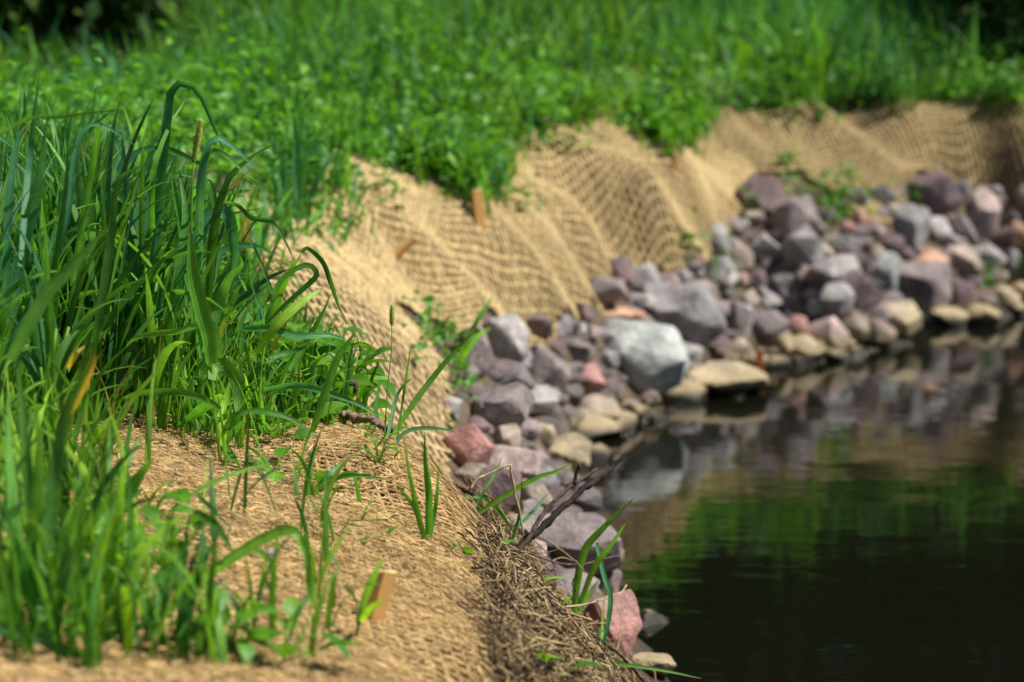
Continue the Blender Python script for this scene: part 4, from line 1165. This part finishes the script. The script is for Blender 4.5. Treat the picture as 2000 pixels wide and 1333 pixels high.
plant('short grass blades leaning over the stones behind the bent straw', (926, 1010), 3.72, [
    ([(926, 1008), (960, 985), (1000, 960), (1050, 933), (1085, 922), (1120, 904)], 12, 'l'), ([(926, 1008), (945, 960), (965, 930), (982, 888)], 6, 'm'), ([(898, 973), (935, 970), (965, 990), (990, 1020), (1006, 1047)], 9, 'm'), ([(990, 1095), (1005, 1040), (1015, 1000), (1020, 930)], 6, 'm'), ([(1008, 1032), (1040, 1000), (1074, 961)], 7, 'b')], seed=13)
plant('grass tuft at the water edge with two tall crossing blades', (1125, 1205), 3.85, [
    ([(1120, 1205), (1127, 1140), (1142, 1075), (1175, 1035), (1205, 1005), (1239, 972)], 15, 'l'), ([(1133, 1180), (1160, 1110), (1190, 1070), (1223, 1021)], 12, 'l'), ([(1165, 1060), (1180, 1125), (1192, 1160), (1190, 1200), (1180, 1250), (1150, 1305)], 10, 'b'), ([(1175, 1340), (1177, 1220), (1181, 1140)], 6, 'y'), ([(1088, 1312), (1130, 1250), (1152, 1215)], 6, 'm'), ([(1150, 1310), (1165, 1240), (1193, 1232)], 7, 'd'), ([(1075, 1190), (1100, 1175), (1120, 1165)], 9, 'l'), ([(1130, 1200), (1150, 1160), (1172, 1130)], 7, 'm')], seed=14)
plant('long thin grass blade reaching out over the water at the bottom', (1085, 1318), 3.55, [
    ([(1085, 1316), (1130, 1300), (1200, 1297), (1290, 1309), (1372, 1326)], 8, 'm'), ([(976, 1336), (1010, 1290), (1036, 1253)], 7, 'm')], seed=15)
plant('short green blades poking from the debris beside the near mat edge', (944, 1098), 3.35, [
    ([(942, 1086), (975, 1063), (1007, 1054)], 9, 'm'), ([(940, 1097), (990, 1091), (1027, 1101)], 8, 'l'), ([(943, 1196), (966, 1190), (987, 1178)], 11, 'y', -.25), ([(944, 1243), (958, 1250), (977, 1262)], 10, 'y', -.3), ([(1045, 1165), (1062, 1135), (1080, 1128), (1118, 1127)], 6, 'l')], seed=16)
plant('blurred blue green grass clump standing on the bare mat', (562, 462), 5.35, [
    ([(560, 460), (555, 380), (556, 300), (566, 225)], 17, 'b'), ([(562, 462), (575, 400), (580, 300), (572, 215)], 20, 'b'), ([(566, 460), (600, 400), (620, 350), (648, 308)], 15, 'b'), ([(558, 460), (535, 400), (530, 330), (540, 260)], 15, 'b'), ([(562, 460), (585, 390), (600, 300), (630, 280), (650, 330)], 13, 'b'), ([(560, 458), (530, 420), (515, 380), (505, 340)], 13, 'm'), ([(562, 460), (568, 400), (556, 330), (545, 300), (575, 290)], 14, 'd'), ([(566, 462), (610, 430), (650, 380)], 12, 'm'), ([(560, 460), (590, 420), (598, 360)], 16, 'd')], seed=17)
plant('blurred grass blades by the corner of the broad mat', (905, 690), 5.2, [
    ([(900, 690), (925, 640), (945, 605), (966, 573)], 11, 'm'), ([(905, 700), (930, 660), (960, 640)], 9, 'l'), ([(900, 720), (905, 680), (920, 640)], 9, 'y')], seed=18)
plant('blurred thin sprout low on the broad mat', (745, 430), 5.9, [([(740, 440), (750, 410), (768, 385)], 9, 'l'), ([(742, 440), (735, 415), (745, 390)], 8, 'm')], seed=19)

# ------------------------------------------------------------------ the dense clump on the left
r_ = np.random.default_rng(77)
def random_plant(x, y, height, label, group, r, tillers=3, cols=(G_DEEP, G_MID, G_MID, G_LIGHT, G_LIGHT, G_BLUE, G_BLUE), wide=0.0098):
    z = float(ground(x, y)); b = np.array([x, y, z])
    root = empty('grass_plant', b, label, 'grass', group)
    for k in range(tillers):
        a0 = r.uniform(0, 6.283); off = np.array([math.cos(a0), math.sin(a0), 0]) * r.uniform(0, .02)
        hh = height * r.uniform(.7, 1.0); ln = r.normal(0, .07, 2)
        top = off + np.array([ln[0] * hh, ln[1] * hh, hh * .55])
        SP = catmull([off, (off + top) / 2 + r.normal(0, .004, 3), top], 6)
        V, Q, U = tube(SP, np.linspace(.0028, .0018, 6), 6)
        mesh_np('stem', V, Q, M['blade'], np.array(G_LIME) * r.uniform(.7, 1), U, True, root)
        nl = 4
        for q in range(nl):
            t = (q + .6) / nl; p0 = SP[min(int(t * 5), 5)]
            K1 = np.ones(1)
            L = hh * r.uniform(.45, .75); c = pick(cols, 1, .2, r)
            V, Q, T, U = blades(p0[None], K1 * (a0 + q * math.pi + r.normal(0, .5)), K1 * L, K1 * abs(r.normal(.14, .10)), K1 * abs(r.normal(.6, .65)), K1 * wide * r.uniform(.7, 1.25), c, 12, r.uniform(.2, .5), K1 * r.normal(0, .9))
            mesh_np('leaf', V, Q, M['blade'], T, U, True, root)
CLUMP = [(-80, 1010), (-80, 640), (120, 560), (300, 540), (430, 560), (500, 640), (520, 760), (470, 850), (320, 862), (200, 900), (90, 960)]
n_done = 0; tries = 0
while n_done < 74 and tries < 3000:
    tries += 1
    px, py = r_.uniform(-80, 520), r_.uniform(540, 1010)
    if not in_poly(np.array([px]), np.array([py]), CLUMP)[0]: continue
    P = hit(px, py)
    edge = np.clip((520 - px) / 250, .55, 1)
    random_plant(P[0], P[1], r_.uniform(.27, .40) * edge * np.clip(3.45 / P[1], .6, 1.0) ** 1.6, 'upright green grass plant within the dense tall clump on the left bank', 'grass plants of the tall left clump', r_, 4)
    n_done += 1
# filler blades between them, further back and low down
A = Acc()
def px_roots(k, poly, x0, x1, y0, y1):
    out = []
    while len(out) < k:
        px, py = r_.uniform(x0, x1), r_.uniform(y0, y1)
        if in_poly(np.array([px]), np.array([py]), poly)[0]: out.append(hit(px, py))
    return np.array(out)
ro = px_roots(620, [(-120, 900), (-120, 430), (250, 400), (480, 470), (520, 640), (470, 780), (200, 840)], -120, 520, 400, 900)
A.add(*tuft_field(ro, 5, 0.14, 0.36, [G_DEEP, G_MID, G_BLUE, G_MID, G_LIGHT], 0.0082, r_, 8, 0.03, np.clip((560 - project(ro)[0]) / 330, .45, 1) * np.clip(3.45 / ro[:, 1], .5, 1) ** 1.6))
ro = px_roots(110, [(-100, 1333), (-100, 860), (120, 860), (190, 960), (230, 1100), (300, 1250), (440, 1333)], -100, 440, 860, 1333)
A.add(*tuft_field(ro, 4, 0.06, 0.19, [G_MID, G_LIGHT, G_LIME, G_DEEP], 0.0075, r_, 8, 0.012))
ro = px_roots(330, [(380, 890), (360, 740), (480, 690), (580, 700), (710, 830), (600, 855)], 360, 710, 690, 900)
A.add(*tuft_field(ro, 4, 0.04, 0.14, [G_MID, G_LIGHT, G_LIME, G_LIME, G_LIGHT], 0.0055, r_, 7, 0.02))
ro = px_roots(34, [(250, 930), (480, 930), (640, 1000), (690, 1333), (330, 1333)], 250, 690, 930, 1333)
A.add(*tuft_field(ro, 2, 0.04, 0.15, [G_MID, G_LIGHT, G_LIME, G_BLUE], 0.0055, r_, 8, 0.008))
ro = px_roots(60, [(560, 330), (420, 500), (520, 560), (700, 420), (640, 300)], 420, 700, 300, 560)
A.add(*tuft_field(ro, 3, 0.05, 0.16, [G_MID, G_BLUE, G_LIGHT], 0.007, r_, 6, 0.03))
ro = px_roots(120, [(-120, 1000), (-120, 500), (480, 500), (560, 780), (470, 860), (200, 900)], -120, 560, 500, 1000)
A.add(*tuft_field(ro, 2, 0.05, 0.18, [G_STRAW, (.30, .22, .09)], 0.005, r_, 7, 0.03))
tag(A.build('grass_undergrowth', M['blade']), 'short green grass growing between the plants on the left bank', 'grass', kind='stuff')

# ------------------------------------------------------------------ broad leaved weeds on the near mat
V0, Q0, U0 = leaf_card(8)
_wm = {}
def weed_mesh(k):
    if k not in _wm:
        c = np.array([(.10, .29, .02), (.075, .235, .018), (.14, .34, .022)][k])
        o = mesh_np('leaf', V0, Q0, M['broad'], c, U0); _wm[k] = o.data; bpy.data.objects.remove(o)
    return _wm[k]
def weed(px, py, label, n, size, height, seed, spread=0.035):
    r = np.random.default_rng(seed)
    b = hit(px, py); b[2] = float(ground(b[0], b[1])) + .012
    root = empty('weed', b, label, 'weed', 'broad leaved weeds by the grass clump')
    A = Acc()
    for k in range(n):
        a = k * 2.4 + r.normal(0, .4); t = (k + .5) / n
        p = np.array([math.cos(a), math.sin(a), 0]) * spread * r.uniform(.3, 1.2) + np.array([0, 0, height * (t * .8 + .15) * r.uniform(.7, 1.1)])
        V, Q, U = tube(catmull([np.zeros(3), p * np.array([.4, .4, .7]), p], 5), np.linspace(.0012, .0008, 5), 4); A.add(V, Q, G_LIME, U)
        o = bpy.data.objects.new('leaf', weed_mesh(int(r.integers(0, 3)))); COL.objects.link(o); o.parent = root
        o.location = tuple(p); s = size * r.uniform(.65, 1.2); o.scale = (s, s * r.uniform(.85, 1.25), s)
        o.rotation_euler = (r.normal(0, .35), r.normal(-.1, .4), a + r.normal(0, .3))
    A.build('stem', M['blade'], root)
WEEDS = [(560, 800, 'lush weed with pointed leaves in front of the second mat', 34, .042, .10), (610, 790, 'weed with pointed leaves leaning over the mat crest', 30, .045, .09), (655, 800, 'weed with wavy lime leaves nearest the dead bark', 18, .045, .075), (520, 830, 'dark green weed at the foot of the arching grass', 28, .036, .08), (470, 800, 'weed hidden behind the two stemmed grass plant', 28, .036, .09),
         (590, 850, 'low weed with one big upright pointed leaf', 8, .040, .05), (500, 770, 'round leaved weed under the arching grass', 32, .032, .11), (330, 640, 'heart leaved weed deep in the tall clump', 22, .04, .12), (300, 690, 'lower heart leaved weed deep in the tall clump', 20, .036, .11), (380, 720, 'bright weed behind the broad folded grass leaf', 20, .036, .11), (640, 850, 'low lime weed on the coir in front of the bark', 10, .03, .035), (540, 880, 'small weed at the edge of the bare coir', 10, .028, .03),
         (632, 980, 'two leaved bright seedling lying on the coir', 4, .034, .012), (540, 952, 'small bright seedling left of the two leaved one', 4, .03, .02), (708, 1040, 'tiny round leaved sprout left of the lone shoot', 4, .014, .02), (880, 1098, 'tiny round leaved sprout right of the lone shoot', 3, .016, .008), (715, 1075, 'tiny lime sprout above the near stake', 3, .015, .008), (740, 930, 'feathery small weed at the near mat crest', 10, .014, .05), (1060, 1328, 'lime leaf at the bottom edge below the debris', 3, .04, .01), (455, 1300, 'blurred weed at the bottom left of the coir', 9, .04, .05), (330, 1120, 'blurred small weed among crossing leaves', 8, .034, .05), (300, 1040, 'blurred lime weed on the left coir', 7, .03, .04), (560, 1320, 'blurred weed at the bottom edge left of the stake', 8, .036, .04),
         (215, 1180, 'blurred weed in the lower left grass', 8, .034, .06), (690, 840, 'wavy leaved weed beside the dead bark on the crest', 12, .038, .05)]
for k, w in enumerate(WEEDS): weed(*w, seed=500 + k, spread=.05 if w[3] > 15 else .03)

# ------------------------------------------------------------------ dead straw, twigs and the forked stick
A = Acc(); r = np.random.default_rng(21)
DEB = [(925, 985), (960, 1000), (1010, 1050), (1050, 1120), (1090, 1180), (1150, 1250), (1220, 1310), (1260, 1345), (960, 1380), (940, 1250), (944, 1100)]
k = 0
while k < 3800:
    px, py = r.uniform(915, 1280), r.uniform(985, 1375)
    if not in_poly(np.array([px]), np.array([py]), DEB)[0]: continue
    P = hit(px, py); k += 1
    if in_poly(P[0] - .006, P[1], POLY1): continue
    L = r.uniform(.015, .065) if r.uniform() < .8 else r.uniform(.07, .14); h = -.95 + r.normal(0, .9); n = 4
    pts = []
    for q in range(n):
        t = (q / (n - 1) - .5) * L
        x, y = P[0] + math.cos(h) * t, P[1] + math.sin(h) * t
        pts.append([x, y, float(ground(x, y))])
    pts = np.array(pts); pts[:, 2] = np.linspace(pts[0, 2], pts[-1, 2], n) + r.uniform(.0, .026)
    pts[1:-1] += r.normal(0, .005, (n - 2, 3)); pts[:, 2] += np.abs(r.normal(0, .012)) * np.linspace(-1, 1, n)
    c = np.array([(.38, .27, .13), (.22, .145, .07), (.12, .075, .04), (.46, .35, .18), (.035, .025, .016)][r.integers(0, 5)]) * r.uniform(.7, 1.2)
    V, Q, U = tube(pts, r.uniform(.0004, .00115), 4); A.add(V, Q, c, U)
tag(A.build('dead_straw', M['straw']), 'heap of dead straw on the slope between near mat and water', 'straw', kind='stuff')

def twig(label, pts, wpx, d0, d1, colour, name='twig', mat='bark', taper=.55, cat='twig', parent=None, knots=True, seed=0):
    r = np.random.default_rng(seed + 60)
    seg = np.r_[0, np.cumsum(np.hypot(*np.diff(np.array(pts, float), axis=0).T))]; seg /= seg[-1]
    W3 = np.array([at_y(px, py, d0 + (d1 - d0) * t) for (px, py), t in zip(pts, seg)])
    n = 8 * len(pts); P = catmull(W3, n); rad = wpx * d0 / FPX / 2
    R = np.linspace(rad, rad * taper, n) * (1 + (np.convolve(r.normal(0, .22, n + 4), np.ones(5) / 5, 'valid') if knots else 0))
    if knots: P = P + np.stack([np.convolve(r.normal(0, rad * .5, n + 4), np.ones(5) / 5, 'valid') for _ in range(3)], -1)
    V, Q, U = tube(P, R, 9 if wpx > 8 else 6)
    if wpx > 8:
        V = V + r.normal(0, rad * .10, V.shape)
    if name == 'bark_strip':
        V[:, 2] = P[:, 2].mean() + (V[:, 2] - P[:, 2].mean()) * .8; V = V + r.normal(0, rad * .16, V.shape)
    b = W3[0] if parent is None else np.array(parent.location)
    T = np.asarray(colour)[None, :] * np.repeat(r.uniform(.7, 1.3, n), len(V) // n)[:, None]
    o = mesh_np(name, V - b, Q, M[mat], T, U, True, parent)
    if parent is None:
        o.location = tuple(b); tag(o, label, cat)
    return o
BK = (.035, .024, .017)
b0 = at_y(1031, 1056, 3.78)
st = empty('stick', b0, 'dark forked stick jutting up over the water from the debris', 'stick')
for nm, pts, w, d0, d1, cc, tp in (('main_branch', [(1000, 1088), (1031, 1054), (1076, 1017), (1125, 964), (1181, 927), (1224, 886)], 17, 3.62, 3.74, (.026, .018, .013), .5),
                               ('side_branch', [(984, 1110), (1031, 1054), (1066, 998), (1117, 949), (1165, 916)], 11, 3.60, 3.70, (.085, .06, .044), .6),
                               ('stub', [(1122, 946), (1129, 908)], 8, 3.68, 3.68, (.05, .035, .028), .9), ('twig', [(1050, 1040), (1030, 1058), (985, 1066), (948, 1070)], 8, 3.76, 3.6, BK, .5)):
    twig('', pts, w, d0, d1, cc, nm, parent=st, taper=tp, seed=len(nm))
twig('thin dark twig lying level over the rocks right of the stick', [(1030, 1080), (1085, 1100), (1130, 1103), (1165, 1096), (1208, 1086)], 6, 3.75, 3.9, (.10, .075, .055), seed=2)
twig('bent pale dry straw stalk standing up like a hook', [(918, 958), (930, 940), (946, 929), (993, 909), (997, 916), (1005, 960), (1015, 1000), (1027, 1080), (1038, 1145)], 5, 3.66, 3.72, (.46, .36, .19), 'straw_stalk', 'straw', .7, 'straw', seed=3)
twig('slender knotty straw slanting down right across the twig', [(1045, 1045), (1080, 1064), (1118, 1092), (1140, 1115)], 4, 3.74, 3.8, (.30, .22, .13), 'straw_stalk', 'straw', .7, 'straw', seed=4)
twig('pale straw pointing right over the pinkish wedge rock', [(1075, 1190), (1140, 1181), (1205, 1162), (1224, 1143)], 4, 3.72, 3.82, (.44, .34, .18), 'straw_stalk', 'straw', .7, 'straw', seed=5)
twig('long dark branch running down the debris to the water', [(1048, 1160), (1106, 1208), (1181, 1257), (1225, 1292), (1262, 1336)], 10, 3.72, 3.9, (.06, .042, .03), 'branch', seed=6)
twig('dark branch lying in the straw left of the long branch', [(1005, 1150), (1060, 1200), (1125, 1262), (1165, 1310)], 7, 3.6, 3.75, (.07, .05, .035), 'branch', seed=7)
twig('short pale straw lying on the pinkish wedge rock', [(1138, 1228), (1150, 1220), (1172, 1218), (1201, 1217)], 4, 3.85, 3.85, (.45, .35, .19), 'straw_stalk', 'straw', .8, 'straw', seed=8)
twig('thin curved rootlet hanging beside the stick foot', [(1128, 1098), (1126, 1120), (1118, 1140), (1128, 1165), (1140, 1190)], 3, 3.8, 3.8, (.06, .045, .035), seed=9)
twig('fine brown twig lying on the coir right of the lone shoot', [(840, 1064), (880, 1068), (925, 1074), (950, 1070)], 4, 3.17, 3.2, (.12, .07, .04), seed=10)
for k_, (pts_, w_, c_, lb_) in enumerate([
        ([(1000, 905), (1008, 960), (1004, 1010), (1018, 1060)], 3, (.40, .31, .16), 'thin dry stem dropping from the bent straw to the stick foot'),
        ([(960, 1090), (1000, 1075), (1060, 1080), (1110, 1068)], 3, (.12, .085, .06), 'fine dark rootlet curving under the stick'),
        ([(1040, 1140), (1060, 1110), (1095, 1090), (1135, 1100)], 3, (.34, .26, .14), 'pale stem arching over the level twig'),
        ([(955, 1180), (990, 1150), (1030, 1128), (1050, 1085)], 4, (.09, .065, .045), 'dark root rising from the straw to the stick'),
        ([(1195, 1300), (1212, 1240), (1216, 1180), (1222, 1145)], 3, (.40, .31, .17), 'upright dry stem beside the pinkish wedge rock'),
        ([(1020, 1230), (1070, 1245), (1120, 1290), (1150, 1330)], 5, (.10, .07, .045), 'brown root lying across the lower straw'),
        ([(985, 1290), (1030, 1265), (1085, 1255), (1130, 1262)], 4, (.36, .27, .14), 'pale stalk lying level in the lower straw')]):
    twig(lb_, pts_, w_, hit(*pts_[0])[1] - .05, hit(*pts_[0])[1] + .02, c_, 'twig', 'straw', .6, 'twig', seed=80 + k_)
twig('curled strip of brown bark at the mat corner above the straw', [(862, 952), (888, 948), (910, 955), (926, 968)], 17, 3.66, 3.7, (.13, .075, .05), 'bark_strip', 'bark', .5, 'bark', seed=11)
twig('weathered piece of dead bark on the near mat crest', [(668, 806), (700, 812), (735, 826), (772, 848)], 22, 3.55, 3.5, (.20, .14, .10), 'bark_strip', 'bark', .6, 'bark', seed=12)
twig('small dark curl of dead leaf behind the weeds on the crest', [(680, 752), (690, 748), (696, 756), (692, 768)], 11, 3.6, 3.6, (.09, .06, .05), 'dead_leaf', 'bark', .7, 'dead leaf', seed=13)

# ------------------------------------------------------------------ wooden stakes
def stake(label, foot, top, wpx, d, colour=(.74, .43, .15), yaw=.55, cut=.25, name='wooden_stake'):
    d = min(d, hit(*foot, .022)[1]) if d > 0 else d
    A3, B3 = at_y(*foot, d), at_y(*top, d)
    ax = B3 - A3; L = np.linalg.norm(ax); ax /= L
    ref = np.array([math.cos(yaw), math.sin(yaw), 0]); s1 = ref - ax * (ref @ ax); s1 /= np.linalg.norm(s1); s2 = np.cross(ax, s1)
    h = wpx * d / FPX / 2 * .82
    b = A3 - ax * .05
    root = empty(name, A3, label, 'stake', 'wooden stakes pinning the mats')
    bm = bmesh.new(); lv = []
    for t, f in ((0, 1), (.4, 1), (1, 1)):
        ring = []
        for sx_, sy_ in ((-1, -1), (1, -1), (1, 1), (-1, 1)):
            tt = (L + .05) * t - (cut * h * (sy_ + 1) if t == 1 else 0)
            ring.append(bm.verts.new(b - A3 + ax * tt + s1 * h * sx_ * f + s2 * h * sy_ * f))
        lv.append(ring)
    for a_, b_ in zip(lv[:-1], lv[1:]):
        for q in range(4): bm.faces.new((a_[q], a_[(q + 1) % 4], b_[(q + 1) % 4], b_[q]))
    bm.faces.new(lv[0][::-1]); top_f = lv[-1]
    bm.faces.new(top_f)
    bmesh.ops.recalc_face_normals(bm, faces=bm.faces)
    bmesh.ops.bevel(bm, geom=[e for e in bm.edges], offset=h * .10, segments=1, affect='EDGES')
    me = bpy.data.meshes.new('shaft'); uvl = bm.loops.layers.uv.new('UVMap')
    for f in bm.faces:
        for lp in f.loops:
            v = np.array(lp.vert.co); lp[uvl].uv = ((v @ s1 + v @ s2) / h * .1, (v @ ax) / .2)
    bm.to_mesh(me); bm.free()
    at = me.attributes.new('tint', 'FLOAT_COLOR', 'POINT')
    at.data.foreach_set('color', np.tile([*colour, 1], (len(me.vertices), 1)).astype(np.float32).ravel())
    me.materials.append(M['wood'])
    o = bpy.data.objects.new('shaft', me); COL.objects.link(o); o.parent = root
    # pale fresh saw cut
    c = [np.array(b - A3 + ax * (L + .05 + .0012 - cut * h * (sy_ + 1)) + s1 * h * .86 * sx_ + s2 * h * .86 * sy_) for sx_, sy_ in ((-1, -1), (1, -1), (1, 1), (-1, 1))]
    dn = [q - ax * .004 for q in c]
    mesh_np('cut_end', np.array(c + dn), [[0, 1, 2, 3], [4, 5, 1, 0], [5, 6, 2, 1], [6, 7, 3, 2], [7, 4, 0, 3]], M['wood'], np.array((.68, .55, .33)), np.random.default_rng(1).uniform(0, 1, (8, 2)), False, root)
stake('orange brown wooden stake with a pale cut top through the near mat', (733, 1196), (756, 1112), 40, 2.88, cut=.5)
stake('orange stake half hidden behind the arching grass by the second mat', (508, 664), (528, 592), 26, 3.95, yaw=.3)
stake('short orange stake leaning far to the right on the broad mat', (776, 498), (812, 464), 15, 5.75)
stake('upright orange stake at the tip of the weeds above the broad mat', (937, 432), (931, 370), 22, 6.15, yaw=.2)
stake('small distant stake in the green notch of the broad mat', (1321, 334), (1319, 296), 12, 7.75, (.60, .33, .15), yaw=.2)
stake('rusty brown stake standing in the water beside a wide tan rock', (1484, 738), (1484, 682), 15, 6.75, (.30, .085, .03), yaw=.2)

# ------------------------------------------------------------------ small single things
def chip(px, py, w, h, col, label, seed):
    P = hit(px, py, .014); d = P[1]; V, F = rock_shape(2, seed, 40, 9)
    o = mesh_np('stone_chip', V * np.array([w * d / FPX, w * .7 * d / FPX, h * d / FPX]), F, M['rock']); o.location = tuple(P + np.array([0, 0, .004])); o.rotation_euler = (0, .35, -.5); o.color = (*col, 1)
    tag(o, label, 'stone')
chip(529, 1087, 36, 18, (.34, .28, .32), 'pale purple stone chip lying on the near coir', 5)
chip(345, 932, 16, 12, (.30, .32, .35), 'small bluish pebble on the left coir behind the grass', 6)
fl = at_y(496, 13, 10.5)
root = empty('flower', np.array([fl[0], fl[1], float(ground(fl[0], fl[1]))]), 'single white flower far back in the meadow', 'flower')
b = np.array(root.location)
V, Q, U = tube(catmull([b, (b + fl) / 2 + np.array([.01, 0, 0]), fl], 6), .003, 5); mesh_np('stem', V - b, Q, M['blade'], np.array(G_MID), U, True, root)
for k in range(6):
    a = k * 1.047
    o = mesh_np('petal', V0 * .022, Q0, M['broad'], np.array((.8, .8, .78)), U0, True, root); o.location = tuple(fl - b); o.rotation_euler = (.9, 0, a)
